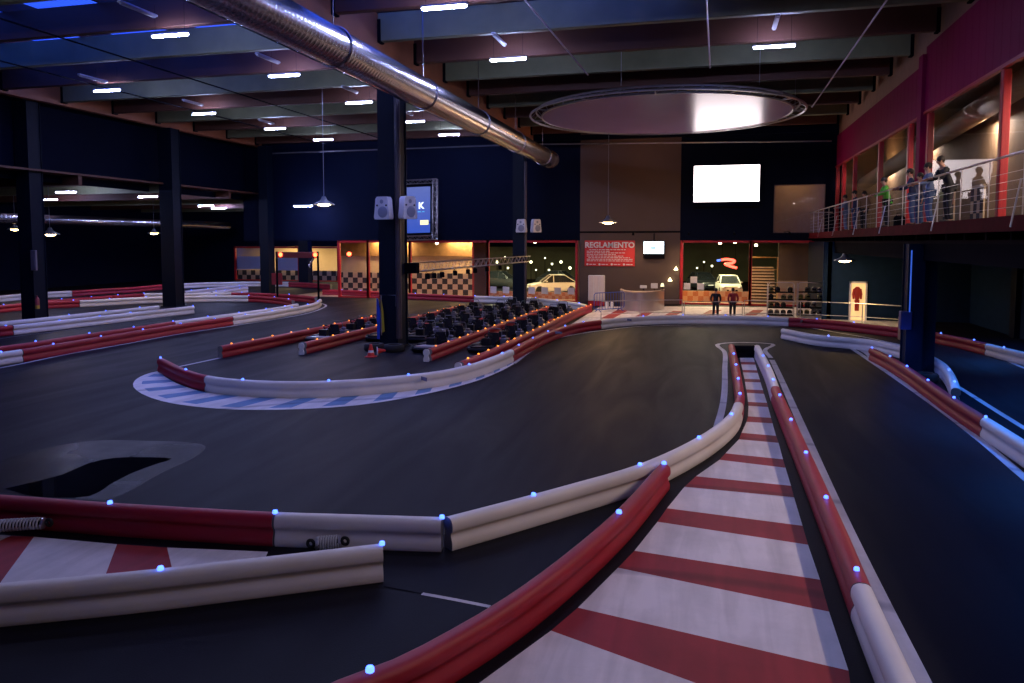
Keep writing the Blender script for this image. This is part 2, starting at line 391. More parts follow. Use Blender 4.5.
# spiral duct under the girder
m = MB(); pr = []; xd, zd, yd = -9.6, 9.1, 46.8
y = 5.0
while y < yd-.9:
    pr += [(.5, y), (.5, y+.14), (.504, y+.155), (.5, y+.17)]; y += .175
pr += [(.5, yd-.8), (.56, yd-.7), (.56, yd), (.5, yd)]
m.lathe(pr, (xd, 0, zd), 28, 'y'); duct = S(m.build('ventilation_duct', M_galv))
for yy in (12, 18.5, 25, 31.5, 38, 44.5):
    MB().torus((xd, yy, zd), .52, .03, 28, 6, 'y').tube([(xd, yy, zd+.5), (xd, yy, 11.9)], .015, 5).build('duct_hanger', M_galv, duct)
MB().tube([(xd-.62, 5, zd-.25), (xd-.62, 40, zd-.25)], .035, 6).build('duct_side_pipe', M_black, duct)
# ------------------------------------------------------------------ tube lamps
def make_tube():
    r = empty('ceiling_lamp'); MB().bbox(-.7, .7, -.07, .07, .04, .11, .015).build('housing', M_tubeoff, r)
    MB().bbox(-.66, .66, -.06, .06, -.02, .04, .02).build('diffuser', M_tube, r)
    for sx in (-.55, .55): MB().tube([(sx, 0, .1), (sx, 0, 1.0)], .006, 4).build('hanging_wire', M_black, r)
    return r
tube0 = make_tube(); first = True
LZ = 10.62
lamps = [(444, 8, 'large bright tube lamp at the top edge'), (170, 36, 'bright tube lamp left of the duct, highest there'),
    (508, 60, 'bright tube lamp between the duct and the round canopy'), (774, 47, 'bright tube lamp above the right half of the round canopy'),
    (284, 76, 'bright tube lamp left of the duct, above the dark centre column'), (107, 91, 'lit tube lamp over the left wall, leftmost in the main hall'),
    (204, 114, 'lit tube lamp over the left wall, second from the left'), (275, 129, 'lit tube lamp third along the left wall towards the back'),
    (323, 140, 'lit tube lamp farthest back, left of the dark centre column'), (359, 103, 'lit tube lamp just left of the dark centre column top'),
    (413, 122, 'lit tube lamp just right of the dark centre column top'), (449, 135, 'lit tube lamp under the duct near the back wall')]
for px, py, lb in lamps:
    p = fl(px, py, LZ); o = tube0 if first else copy_tree(tube0); first = False
    o.location = p; T(o, lb+', hung under the roof', 'lamp', 'lit tube lamps under the roof')
# two more of the same rows, behind and above the photographer
for (x, y) in ((-16.5, 13), (-3.0, 13), (3.0, 5.5), (-24, 8)):
    o = copy_tree(tube0); o.location = (x, y, LZ); T(o, 'lit tube lamp over the near end of the track', 'lamp', 'lit tube lamps out of view')
def make_annex():
    r = empty('ceiling_lamp'); MB().bbox(-.75, .75, -.07, .07, .04, .11, .015).build('housing', M_tubeoff, r)
    MB().bbox(-.7, .7, -.06, .06, -.02, .04, .02).build('diffuser', M_tube, r); return r
an = [(66, 192.5, 'lit tube lamp in the low annex, left of the second column'), (49, 200, 'short lit tube lamp beside the nearest left column, low annex'), (148, 197, 'lit tube lamp just left of the second left column'),
      (206, 206, 'lit tube lamp right of the second left column, nearer of a pair'), (219, 208.4, 'lit tube lamp right of the second left column, farther of a pair'), (303, 206.3, 'lit tube lamp low under the back wall beside the starry pendant')]
pa = make_annex()
for i, (px, py, lb) in enumerate(an):
    z = 6.95 if px < 290 else 6.2
    o = pa if i == 0 else copy_tree(pa); o.location = fl(px, py, z); T(o, lb, 'lamp', 'lit tube lamps in the annex')
    if px > 290: o.location = aty(px, py, 48)
# unlit battens lying along the hall
bat = empty('unlit_ceiling_lamp'); MB().bbox(-.07, .07, -.75, .75, 0, .07, .015).build('housing', M_tubeoff, bat); MB().bbox(-.05, .05, -.7, .7, -.04, 0, .015).build('tube', M_tubeoff, bat)
for i, (px, py, lb) in enumerate([(138, 10, 'top left'), (499, 40, 'between the duct and the disc'), (776, 23, 'above the disc at the top edge'), (268, 59, 'left of the duct over its lit neighbour'), (350, 90, 'near the top of the centre column'), (93, 79, 'over the left wall'), (193, 103, 'over the left wall farther back'), (266, 122, 'deep in the hall on the left'), (407, 113, 'right of the centre column top')]):
    o = bat if i == 0 else copy_tree(bat); o.location = fl(px, py, 10.75); T(o, 'unlit white tube lamp lying along the hall, '+lb, 'lamp', 'unlit tube lamps')
# ------------------------------------------------------------------ round disc with truss ring
DC = Vector((px_x(667, 36/1.0) if False else 0, 0, 0))
r_ = ray(662, HORIZON); dd = 36.0*1.0; DC = Vector((r_.x*dd/1.0, r_.y*dd, 0)); DZ = 9.86; DR = 6.25
ring = empty('round_ceiling_canopy', (DC.x, DC.y, DZ)); T(ring, 'large round white canopy in an aluminium truss ring hung under the roof', 'canopy')
m = MB(); m.torus((0, 0, .05), DR, .05, 72, 6); m.build('outer_ring', M_alu, ring)
m = MB(); m.torus((0, 0, .02), DR-.55, .05, 72, 6); m.build('inner_ring', M_alu, ring)
m = MB(); m.torus((0, 0, .24), DR-.28, .045, 72, 6); m.build('top_ring', M_alu, ring)
m = MB()
for i in range(48):
    a = 2*math.pi*i/48; b = 2*math.pi*(i+.5)/48
    P = lambda t, r, z: (r*math.cos(t), r*math.sin(t), z)
    m.tube([P(a, DR, .05), P(b, DR-.28, .24)], .013, 4); m.tube([P(a, DR-.55, .02), P(b, DR-.28, .24)], .013, 4); 
    if i % 4 == 0: m.tube([P(a, DR, .05), P(a, DR-.55, .02)], .035, 5)
m.build('lattice', M_alu, ring)
mem = mat('canopy_membrane', (0.62, 0.46, 0.82), 0.24, var=.07, scale=.6, spec=.8)
MB().lathe([(0.0, .0), (DR-.55, .0), (DR-.55, .03), (0.0, .03)], (0, 0, 0), 72).build('membrane', mem, ring)
m = MB()
for a in (0.3, 2.4, 4.5, 5.4): m.tube([(DR*math.cos(a), DR*math.sin(a), .3), (DR*math.cos(a), DR*math.sin(a), ROOF-DZ)], .012, 4)
m.build('suspension_wire', M_alu, ring)
m = MB()
for (a0, a1, z1) in (((525, 0), (588, 76), 1), ((888, -2), (811, 108), 1), ((776+0, 0), (790+0, 64), 0)):
    pass
wires = [((500, -30), (588, 75), 'pale stay cable running from the roof to the left of the round canopy'), ((908, -30), (812, 107), 'pale stay cable running from the roof to the right rim of the round canopy'), ((706, -10), (710, 68), 'short pale stay cable dropping onto the back of the round canopy')]
for (a, b, lb) in wires:
    p = fl(a[0], a[1], 11.0); q = fl(b[0], b[1], 10.4)
    T(MB().tube([p, q], .03, 5).build('stay_cable', mat('cable', (.5, .4, .45), .5)), lb, 'cable')
for (px, y0, y1, Y, lb) in ((29, 70, 240, 26, 'near the left edge'), (165, 45, 205, 30, 'over the second left column'), (230, 115, 230, 44, 'before the left back corner'), (611, 0, 200, 42, 'over the enamel pendant by the rules board')):
    pass
# ------------------------------------------------------------------ pendant enamel lamps
M_en = mat('enamel_grey', (.20, .21, .25), .35, .3); M_bulb = mat('bulb_warm', (1, .9, .7), .4, var=0, emit=(1.0, .68, .30), es=38)
def make_pend(ceil):
    r = empty('pendant_lamp')
    MB().lathe([(.06, .34), (.09, .30), (.12, .2), (.20, .12), (.42, .0), (.44, -.03), (.41, -.02), (.19, .09), (.05, .16)], n=20).build('lamp_shade', M_en, r).scale = (1.15, 1.15, 1.05)
    MB().lathe([(.0, -.12), (.14, -.10), (.27, -.05), (.32, .01), (.16, .06), (.0, .08)], n=14).build('bulb', M_bulb, r)
    MB().tube([(0, 0, .34), (0, 0, ceil)], .012, 5).build('cord', mat('cord_grey', (.25, .27, .33), .6, var=0), r)
    return r
pend = [(324, 204, 33, 12.5, 'starry bright enamel pendant lamp left of the centre column'), (608, 222, 42, 12.5, 'enamel pendant lamp above the red rules board'),
        (167, 222, 41.5, 7.4, 'enamel pendant lamp against the second left column'), (154, 233, 52, 7.4, 'small far pendant lamp left of the second left column'),
        (50, 234, 34.5, 7.4, 'glaring pendant lamp just right of the nearest left column'), (15, 229, 45, 7.4, 'small pendant lamp at the left edge of the view'),
        (845, 260, 39.5, 3.9, 'pendant lamp under the gallery near the lit doorway')]
p0 = None
for px, py, Y, cz, lb in pend:
    p = aty(px, py, Y); o = make_pend(cz-p.z) ; o.location = p; T(o, lb, 'lamp', 'enamel pendant lamps')
    lamp_light('pendant_glow', p-Vector((0, 0, .12)), 420 if px in (608,) else 40, (1, .62, .30), .15)
p = aty(637, 134, 46); T(MB().lathe([(.02, .2), (.16, 0), (0, -.03)], n=12).tube([(0, 0, .15), (0, 0, 12.5-p.z)], .02, 5).build('amber_lamp', mat('amber_lit', (1, .5, .1), .4, var=0, emit=(1, .42, .05), es=8), loc=p), 'small amber lamp glowing behind the round canopy', 'lamp')
lamp_light('amber_glow', p-Vector((0, .3, .2)), 60, (1, .45, .12), .1)
# ================================================================== GALLERY on the right
DZK = 4.52
gal = S(MB().box(XD+.12, 16, -6, YB-.1, DZK-.08, DZK).box(XD+.3, 16, -6, YB-.1, 3.95, 4.05).build('floor_gallery', mat('gallery_floor', (.02, .014, .014), .8, spec=.02)))
S(MB().box(XD, XD+.12, 8, YB-.1, DZK-.27, DZK+.02).box(XD-.04, XD+.18, 8, YB-.1, DZK-.30, DZK-.26).build('trim_4', mat('steel_red_dark', (.10, .006, .012), .7, .0, var=.6, scale=2, spec=.03)))
for i in range(28):
    y = 9+i*1.5; S(MB().box(XD+.13, 15, y-.06, y+.06, 4.05, 4.44).build('joist', M_black))
# red cladding above the gallery glazing
FZ0, FZ1 = 8.58, 10.5
YS = 30.4
def ribbed(y0, y1, x, z0, z1):
    m = MB(); y = y0
    while y < y1-.01:
        e = min(y+.6, y1); m.box(x, x+.2, y, e-.015, z0, z1); y = e
    return m
S(ribbed(-6, YS-.3, XG-.1, FZ0, FZ1+.35).build('wall_right_cladding_near', M_fascia))
S(ribbed(YS+.1, YB-.1, XG, FZ0, FZ1-.1).build('wall_right_cladding', M_fascia))
S(MB().box(XG-.22, XG+.2, YS-.35, YS+.15, DZK, FZ1+.1).build('trim_5', M_fascia))
S(MB().box(XG+.1, XG+.3, -6, YB, FZ1-.2, 12.56).build('wall_right_top', mat('plywood_tan', (.30, .16, .11), .7, var=.25)))
m = MB().box(XG-.14, XG-.02, 8, YS-.3, FZ0-.1, FZ0).box(XG-.06, XG+.06, YS+.1, YB-.1, FZ0-.1, FZ0); S(m.build('trim_6', M_frame))
mull = [px_y(p, XG) for p in (999, 926, 907, 878, 853, 842, 836)]
mull = [9.5, 13.2, 17.0]+mull+[YB-.2] if False else [9.5, 14.0]+mull+[YB-.25]
for i in range(len(mull)-1):
    a, b = mull[i], mull[i+1]
    w = S(empty('window_%d' % (i+1), (XG, a, DZK)))
    MB().bbox(-.1, .1, -.11, .11, 0, FZ0-DZK-.1, .02).build('window_frame', M_frame, w)
    MB().box(-.004, .004, .11, b-a-.11, .05, FZ0-DZK-.1).build('pane', M_glass, w)
# rooms behind the glass
M_gw = mat('gallery_wall', (.22, .15, .09), .7, var=.2)
S(MB().box(9.7, 9.9, -6, YB+.2, DZK, 11).box(XG+.2, 9.8, YB, YB+.2, DZK, 11).build('wall_gallery_inner', M_gw))
S(MB().box(XG+.4, 14.6, 8, YB, 10.4, 10.5).build('ceiling_gallery', mat('gallery_ceiling', (.32, .18, .06), .6, var=.4)))
for i in range(9):
    y = 11+i*4.3; S(MB().box(XG+.4, 14.5, y-.15, y+.15, 9.8, 10.4).build('gallery_beam', M_woodo))
gd = MB().tube([(9.0, 8, 9.7), (9.0, 25, 8.8), (9.0, 36, 8.2), (9.0, 49.8, 7.5)], .38, 18)
S(gd.build('gallery_duct', mat('duct_beige', (.45, .36, .24), .6)))
for y, k_ in ((4, .35), (10, .45), (16, .5), (22, .45), (30, .4), (38, .35), (46, .3)): area('gallery_lamp', (9.2, y, 8.2), .5, 1.0, GALLERY*k_, (1, .72, .56))
# checkered screens standing in the gallery room
for j, (y, h) in enumerate(((16.2, 1.6), (17.5, 1.6), (27.5, 1.3), (30.5, 1.3), (36, 1.3))):
    r = empty('checkered_screen', (XG+.9, y, DZK)); T(r, ['cream and dark checkered screen behind the nearest gallery window', 'cream and dark checkered screen behind the glass, second nearest', 'low checkered screen behind the person in blue', 'low checkered screen left of the green jacket', 'low checkered screen far along the gallery'][j], 'screen', 'checkered gallery screens')
    MB().box(0, .05, -.6, .6, 0, h).build('board', M_cream, r)
    m = MB(); q = .3
    for a in range(4):
        for b in range(int(h/.4)):
            if (a+b) % 2: m.box(-.006, 0, -.6+a*q, -.6+a*q+q, b*.4, b*.4+.4)
    m.build('dark_squares', M_dark, r)
r = MB().lathe([(.0, 0), (.13, 0), (.14, .1), (.1, .35), (.05, .5), (0, .55)], n=12).build('red_vase', M_frame, loc=(XG+.7, 15.7, DZK+.0)); r.scale.z = 1.6
T(r, 'red tapering vase behind the near gallery glass at the right edge', 'vase')
# gallery railing
rail = empty('gallery_railing', (XD+.06, 8, DZK)); T(rail, 'steel railing with thin wires along the gallery edge', 'railing')
RH = 1.28
MB().tube([(0, 2, RH), (0, 41.8, RH)], .028, 8).build('handrail', M_alu, rail)
MB().tube([(0, 41.8, RH), (-.02, 41.9, RH), (1.25, 41.9, RH)], .03, 8).build('end_rail', M_alu, rail)
for h in (.2, .38, .56, .74, .92): MB().tube([(0, 2, h), (0, 41.9, h)], .005, 5).build('wire', M_alu, rail)
yy = 3.4
while yy < 42:
    MB().bbox(-.013, .013, yy-.014, yy+.014, -.2, RH, .006).build('post', M_alu, rail); yy += 1.95
for yy in (5.3, 9.4, 15.0, 21.5, 26.5, 32.0, 37): MB().tube([(.0, yy, .75), (-.22, yy-.2, -.22)], .017, 6).build('brace', M_alu, rail)
# upstairs window on the back wall and the room behind it
w = S(empty('window_20', (w0.x, YB-.06, w0.z))); wx, wz = w1.x-w0.x, w1.z-w0.z
MB().box(0, wx, -.03, .04, 0, .06).box(0, wx, -.03, .04, wz-.06, wz).box(0, .06, -.03, .04, 0, wz).box(wx-.06, wx, -.03, .04, 0, wz).build('window_frame', mat('frame_brown', (.12, .08, .06), .5), w)
MB().box(.06, wx-.06, 0, .01, .06, wz-.06).build('pane', glass_mat('window_glass_strong', refl=1.45), w)
S(MB().box(w0.x-1, w1.x+1, YB+2.8, YB+3, 4, 9).box(w0.x-1, w0.x-.8, YB+.25, YB+3, 4, 9).box(w0.x-1, w1.x+1, YB+.25, YB+3, 4.0, 4.1).box(w0.x-1, w1.x+1, YB+.25, YB+3, 8.9, 9).build('wall_upstairs_room', mat('room_tan', (.26, .15, .07), .7)))
area('upstairs_lamp', ((w0.x+w1.x)/2, YB+1.5, 8.7), 1.5, .5, 30, (1, .66, .36))
# ground floor under the gallery
S(MB().box(px_x(824, 42), 16, 42, 42.2, 0, 4).box(12.6, 12.8, -6, 42, 0, 4).build('wall_right', mat('wall_right_blue', (.010, .028, .065), .7, var=.25, spec=.1)))
S(MB().box(XD, XD+.2, 42, YB, 0, 4).build('wall_right_far', M_wall))
for y in (24, 30, 36): S(MB().box(12.4, 12.6, y-.3, y+.3, 0, 4).build('pilaster', M_col))
S(MB().box(12.56, 12.6, 25.5, 29.3, .4, 3.2).build('wall_right_panel', mat('panel_blue', (.02, .035, .08), .4)))
S(MB().box(XD+.3, XD+.9, 8, 42, 3.45, 3.95).build('beam_gallery', M_black))
cR = column(6.10, 25.6, 3.94, .46, .7, m=mat('column_blue', (.008, .018, .040), .5, spec=.08))
cR2 = column(6.56, 25.75, 3.94, .36, .5, m=MC['column_blue'])
lt = MB().tube([(5.93, 25.18, 1.55), (5.93, 25.18, 3.75)], .02, 6).build('blue_tube_light', mat('tube_blue', (.1, .2, .8), .4, var=0, emit=(.06, .20, 1.0), es=.32))
T(lt, 'thin vertical blue light line on the gallery column', 'lamp')
for x, y, e_ in ((6.4, 3, 300), (6.4, 7.5, 300), (6.4, 12, 300), (6.4, 16.5, 260), (6.4, 21, 220), (10, 17, 260), (10, 24, 260), (10, 31, 200)): lamp_light('blue_track_fill', (x, y, 3.42), e_*1.5, (.025, .22, 1.0), .25, spot=125)  # added blue fill spots tinting the floor by the gallery, without fixtures
lamp_light('blue_track_fill', (5.65, 24.7, 1.0), 5, (.04, .16, 1.0), .05)
bx = MB().bbox(-.16, .16, -.14, .14, 0, .55, .02).build('wall_box', mat('box_blue', (.04, .05, .16), .4), loc=(5.85, 25.3, 1.35)); T(bx, 'small dark blue control box fixed to the gallery column', 'box')
bx = MB().bbox(-.2, .2, -.2, .2, 0, .95, .02).build('post_box', mat('box_tan', (.28, .17, .12), .6), loc=fl(904, 340)); T(bx, 'tan box standing on the track edge left of the gallery column', 'box')
# lit doorway with a racing suit hanging in it
d0, d1 = aty(848.5, 324, 41.9), aty(867.5, 281.5, 41.9); dw = d1.x-d0.x
dr = S(empty('door_1', (d0.x, 41.9, 0)))
MB().box(0, .08, -.06, .1, 0, d1.z).box(dw-.08, dw, -.06, .1, 0, d1.z).box(0, dw, -.06, .1, d1.z-.08, d1.z).build('door_frame', M_white, dr)
MB().box(.08, dw-.08, .04, .06, 0, d1.z-.08).build('lit_panel', mat('lit_cream', (.8, .65, .4), .6, var=.1, emit=(1, .62, .24), es=.5), dr)
su = empty('racing_suit', (d0.x+dw*.42, 41.8, 0)); T(su, 'red racing suit hanging in the lit doorway', 'clothes')
mr = mat('suit_red', (.40, .03, .02), .7)
MB().lathe([(.02, 1.0), (.07, 1.03), (.13, 1.2), (.17, 1.4), (.17, 1.6), (.1, 1.7), (.05, 1.73)], n=12).build('torso', mr, su).scale.y = .4
for s_ in (-1, 1): MB().tube([(s_*.15, 0, 1.62), (s_*.2, 0, 1.35), (s_*.17, -.02, 1.1)], .05, 8).build('sleeve', mr, su)
for s_ in (-1, 1): MB().tube([(s_*.06, 0, 1.06), (s_*.05, 0, .8), (s_*.04, 0, .5)], .06, 8).build('trouser_leg', mr, su)
# ================================================================== TRACK
BH = 0.42
PROF = [(-.088, 0.0), (-.098, .02), (-.101, .05), (-.100, .09), (-.094, .12), (-.082, .145), (-.072, .17), (-.068, .195), (-.072, .22), (-.082, .235), (-.098, .245), (-.108, .27), (-.111, .31), (-.105, .355), (-.088, .39), (-.060, .411), (-.025, .420),
        (.025, .420), (.060, .411), (.088, .39), (.105, .355), (.111, .31), (.108, .27), (.098, .245), (.082, .235), (.072, .22), (.068, .195), (.072, .17), (.082, .145), (.094, .12), (.100, .09), (.101, .05), (.098, .02), (.088, 0.0)]
M_cap = mat('barrier_cap', (.25, .24, .24), .5, .3)
led_bl = MB().lathe([(.030, -.012), (.030, .012), (.024, .026), (.0, .034)], n=10).mesh('led_light', M_blue)
led_am = MB().lathe([(.030, -.012), (.030, .012), (.024, .026), (.0, .034)], n=10).mesh('led_light', M_amber)
PLACED = []
def sweep(P, name, m, caps=True):
    n = len(PROF); vs = []; fs = []
    for i, p in enumerate(P):
        d = (P[min(i+1, len(P)-1)]-P[max(i-1, 0)]); d.z = 0; d.normalize(); r = Vector((d.y, -d.x, 0))
        vs += [Vector((p.x, p.y, 0))+r*u+Vector((0, 0, v)) for u, v in PROF]
    for i in range(len(P)-1):
        for t in range(n-1): fs.append((i*n+t, i*n+n+t, i*n+n+t+1, i*n+t+1))
        fs.append((i*n+n-1, i*n+n*2-1, i*n+n, i*n))
    mb = MB().add(vs, fs)
    mb.m = 1
    mb.add(vs[:n], [tuple(range(n))]); mb.add(vs[-n:], [tuple(range(n-1, -1, -1))])
    return mb
def barrier(runs, leds=(), group='track barrier runs', amber=False, auto=0, led_r=1.0, world=False, flip=False, smooth=0):
    """runs: [(colour, label, [top-edge points])], consecutive runs share their end point"""
    pts = []; cuts = [0]
    for c, lb, pp in runs:
        w = [Vector((a, b, BH)) for a, b in pp] if world else [fl(a, b, BH) for a, b in pp]
        if pts: w = w[1:]
        pts += w; cuts.append(len(pts)-1)
    path, marks = catmull(pts, .3)
    for _ in range(smooth):
        path = [path[0]]+[(path[i-1]+path[i]*2+path[i+1])/4 for i in range(1, len(path)-1)]+[path[-1]]
    objs = []
    for k, (c, lb, pp) in enumerate(runs):
        a, b = marks[cuts[k]], marks[cuts[k+1]]
        P = [p.copy() for p in path[a:b+1]]
        if k > 0: P[0] = P[0]+(P[1]-P[0]).normalized()*.012
        if k < len(runs)-1: P[-1] = P[-1]+(P[-2]-P[-1]).normalized()*.012
        o0 = P[len(P)//2].copy(); o0.z = 0
        Q = [p-o0 for p in P]
        o = sweep(Q, 'track_barrier', None).build('track_barrier', [M_bw if c == 'w' else M_br, M_cap], loc=o0)
        T(o, lb, 'barrier', group); objs.append((o, P))
    L = [fl(a, b, BH) for a, b in leds]
    if auto:
        acc = 0; nxt = auto*.5
        for i in range(1, len(path)):
            acc += (path[i]-path[i-1]).length
            if acc > nxt: L.append(path[i].copy()); nxt += auto
    for q in L:
        best = None
        for o, P in objs:
            for p in P:
                d = (p-q).length
                if best is None or d < best[0]: best = (d, o, p)
        d, o, p = best
        if d > 1.5: continue
        e = bpy.data.objects.new('led_light', led_am if amber else led_bl); COL.objects.link(e); e.parent = o
        e.location = Vector((p.x, p.y, BH+.008))-o.location; e.scale = (led_r,)*3
        if not e.get('label'): e['label'] = 'small amber lamp' if amber else 'small blue lamp'
        if not amber and p.length < 22: lamp_light('led_glow', Vector((p.x, p.y, BH+.06)), .14, (.02, .12, 1.0), .02)
    return objs
# ---- near barriers
barrier([('w', 'white barrier lying nearest at the lower left, cut off by the left edge', [(-60, 590), (0, 584.5), (128, 573), (256, 559), (382, 544.5)])], leds=[(153, 570), (376, 545)], led_r=1.15)
barrier([('r', 'dark red barrier crossing the lower left behind the nearest white one', [(-60, 492), (0, 495.5), (110, 503.5), (200, 509), (276, 513)]),
         ('w', 'short white barrier continuing the dark red one, ending at a gap', [(276, 513), (360, 515.5), (442, 518)])], leds=[(111, 504), (272, 512), (434, 517)], led_r=1.15)
barrier([('w', 'long white barrier bending away from the gap up to the striped strip', [(448, 517.5), (512, 501), (575, 484), (640, 465), (699, 438), (731.5, 414.5), (738.5, 402)]),
         ('r', 'narrow red barrier along the left side of the striped strip', [(738.5, 402), (740, 394), (738.2, 379), (736, 365), (733.8, 354), (731.5, 344)])],
        leds=[(544, 493), (639, 467), (699, 438), (731.5, 414), (740, 394.5), (738.5, 378), (736, 365), (734.5, 354.5)], led_r=1.1)
barrier([('r', 'curved red barrier in the foreground beside the striped strip', [(250, 728), (341, 682), (397, 661), (455, 631), (512, 597), (562, 561), (619, 513), (664, 464)])],
        leds=[(372, 670), (619, 513), (661, 466)], led_r=1.25)
barrier([('w', 'far white end of the barrier along the right side of the strip', [(757, 345), (763, 356), (769, 368), (775.5, 386)]),
         ('r', 'long red barrier along the right side of the striped strip', [(775.5, 386), (781, 398), (791, 420), (806, 453), (826, 498), (842, 535), (862, 583)]),
         ('w', 'nearest white barrier at the lower right of the striped strip', [(862, 583), (882, 628), (907, 683), (935, 745)])],
        leds=[(764, 356), (769, 366.5), (773.5, 379), (780.5, 396.5), (791, 420), (806, 453), (826, 498), (857, 571)])
barrier([('r', 'straight red barrier in front of the gallery column on the right', [(872, 348), (890, 356.5), (907, 366.5), (928, 380.5), (954, 398), (986, 417.5)]),
         ('w', 'white barrier at the right edge continuing the straight red one', [(986, 417.5), (1024, 441), (1090, 482)])],
        leds=[(872, 348), (890, 356.5), (907, 366.5), (928, 380.5), (954, 397), (987, 417.5)])
barrier([('w', 'bluish white barrier sweeping behind the gallery column to a round tube end', [(783, 328.5), (820, 335), (866, 339), (904, 346.6), (925, 353.2), (941, 361.5), (949, 370), (954, 380), (956, 388)])],
        leds=[(830, 335), (949, 370), (954, 381)])
# ---- infield curve and reception side
barrier([('r', 'short red barrier ending at the blue and white kerb on the left', [(160.5, 358), (185, 369.5), (207, 375.8)]),
         ('w', 'long white barrier curving over the blue and white kerb', [(207, 375.8), (242, 379.8), (290, 381.5), (328, 381), (370, 378.5), (409, 374.8), (440, 371), (470, 364.5), (495, 356), (511, 349.5)]),
         ('r', 'dark red barrier curving from the kerb towards the reception', [(511, 349.5), (519, 345), (533, 338), (548, 331.5), (565, 326), (583, 322), (600, 320)]),
         ('w', 'far white barrier across the track in front of the reception', [(600, 320), (625, 317.2), (650, 315.8), (690, 315), (740, 315.6), (789, 317.5)]),
         ('r', 'far red barrier below the helmet racks and the lit doorway', [(789, 317.5), (830, 320), (860, 323), (900, 327.5)])],
        leds=[(160.5, 358), (185, 369.5), (242, 379.8), (328, 381), (409, 374.8), (470, 364.5), (502, 353.5), (519, 345), (533, 338), (548, 331.5), (565, 326), (585, 322), (644.5, 316), (681.5, 315.5), (725, 315.5), (768, 316.7), (813, 319), (854, 322.5)], smooth=3)
barrier([('r', 'red barrier under the gallery right of the gallery column', [(930, 331), (941, 333.5), (960, 337), (988, 343.5)]),
         ('w', 'white barrier under the gallery at the right edge', [(988, 343.5), (1004, 347.5), (1024, 352), (1070, 364)])], leds=[(941, 333.5), (975, 340), (1004, 347.5)])
def sticker(px, py, lb):
    best = None; q = fl(px, py, .3)
    for o in COL.objects:
        if not o.name.startswith('track_barrier'): continue
        for v in o.data.vertices:
            w = v.co+o.location
            if abs(v.co.z-.31) < .002:
                d = (w-q).length
                if best is None or d < best[0]: best = (d, w, o)
    d, w, o = best
    if d > 1.5: return
    near = sorted(((v.co+o.location-w).length, (v.co+o.location-w)) for v in o.data.vertices if abs(v.co.z-.31) < .002 and .1 < (v.co+o.location-w).length < .6)
    t = [n for l, n in near if l > .22][0].normalized(); a = math.atan2(t.y, t.x)
    b = MB().bbox(-.28, .28, -.012, .012, -.05, .05, .004).build('info_plate', mat('plate_blue_grey', (.20, .20, .32), .5), o, loc=w-o.location, rz=a); b['label'] = lb
for px, py in ((435, 380), (641, 321.5), (802, 321.5), (556, 333)): sticker(px, py, 'small grey plate')
# ---- kart lanes
KG = 'red lane dividers between the karts'
barrier([('r', 'red lane divider with amber lamps, leftmost of the kart lanes', [(-16.26, 22.7), (-15.95, 27.5), (-15.7, 34)])], group=KG, amber=True, world=True, auto=1.15)
barrier([('r', 'red lane divider with amber lamps just left of the centre column', [(-13.95, 24.3), (-13.75, 30), (-13.55, 41)])], group=KG, amber=True, world=True, auto=1.2)
barrier([('r', 'red lane divider with amber lamps right of the centre column', [(-9.05, 23.9), (-8.85, 31), (-8.6, 41.6)])], group=KG, amber=True, world=True, auto=1.1)
barrier([('r', 'red lane divider with amber lamps next to the curving track barrier', [(-7.14, 21.5), (-6.95, 25), (-6.85, 30), (-6.8, 36), (-6.65, 41), (-6.45, 43)])], group=KG, amber=True, world=True, auto=1.0)
for (x, y, lb) in ((-13.96, 24.15, 'second'), (-9.08, 23.75, 'third'), (-7.15, 21.35, 'fourth')):
    T(MB().prism([(u, v) for u, v in PROF], .05, Matrix.Rotation(math.pi/2, 4, 'X')).build('end_plate', M_white, loc=(x, y, 0)), 'white end plate on the near end of the %s kart lane divider from the left' % lb, 'plate', 'white end plates')
barrier([('r', 'low red barrier behind the karts in front of the glazing', [(403, 293.0), (440, 294.2), (474, 295.8)]),
         ('w', 'pale barrier curving round the far end of the kart park', [(474, 295.8), (500, 296.2), (529, 297.2), (557, 300), (577, 302.6), (587, 304.8)])],
        leds=[(415, 293.6), (443, 294.6), (473, 296.3), (502, 297), (530, 298), (557, 300), (578, 303)], smooth=3)
# ---- left half of the track
barrier([('w', 'white barrier at the left edge, front of the near left double row', [(-40, 358), (0, 352.2), (22, 349.2)]),
         ('r', 'long red barrier in the near left double row, front side', [(22, 349.2), (54, 344), (101, 336.3), (143, 329.6), (181, 323.6), (230.5, 316.6)]),
         ('w', 'white barrier rising to the hairpin, front of the far left loop', [(230.5, 316.6), (246, 314.4), (272, 310.6), (292, 307.3), (308, 304.4), (317, 301.6), (320, 299)])],
        leds=[(0, 352.2), (54, 344), (101, 336.3), (143, 329.6), (181, 323.6), (216, 318.7), (246, 314.4), (272, 310.6), (292, 307.3), (308, 304.4), (318, 301.3)], smooth=3)
barrier([('r', 'red barrier just behind the near left double row', [(-40, 351.5), (36, 341.4), (89, 333.3), (134, 327), (173, 321.2)]),
         ('w', 'thin white barrier behind the near left double row towards the hairpin', [(173, 321.2), (208, 316.5), (239, 312.6), (266, 308.8), (285, 306), (297, 303.4)])],
        leds=[(36, 341.4), (89, 333.3), (134, 327), (173, 321.2), (208, 316.5), (239, 312.6), (266, 308.8), (286, 305.8)], smooth=3)
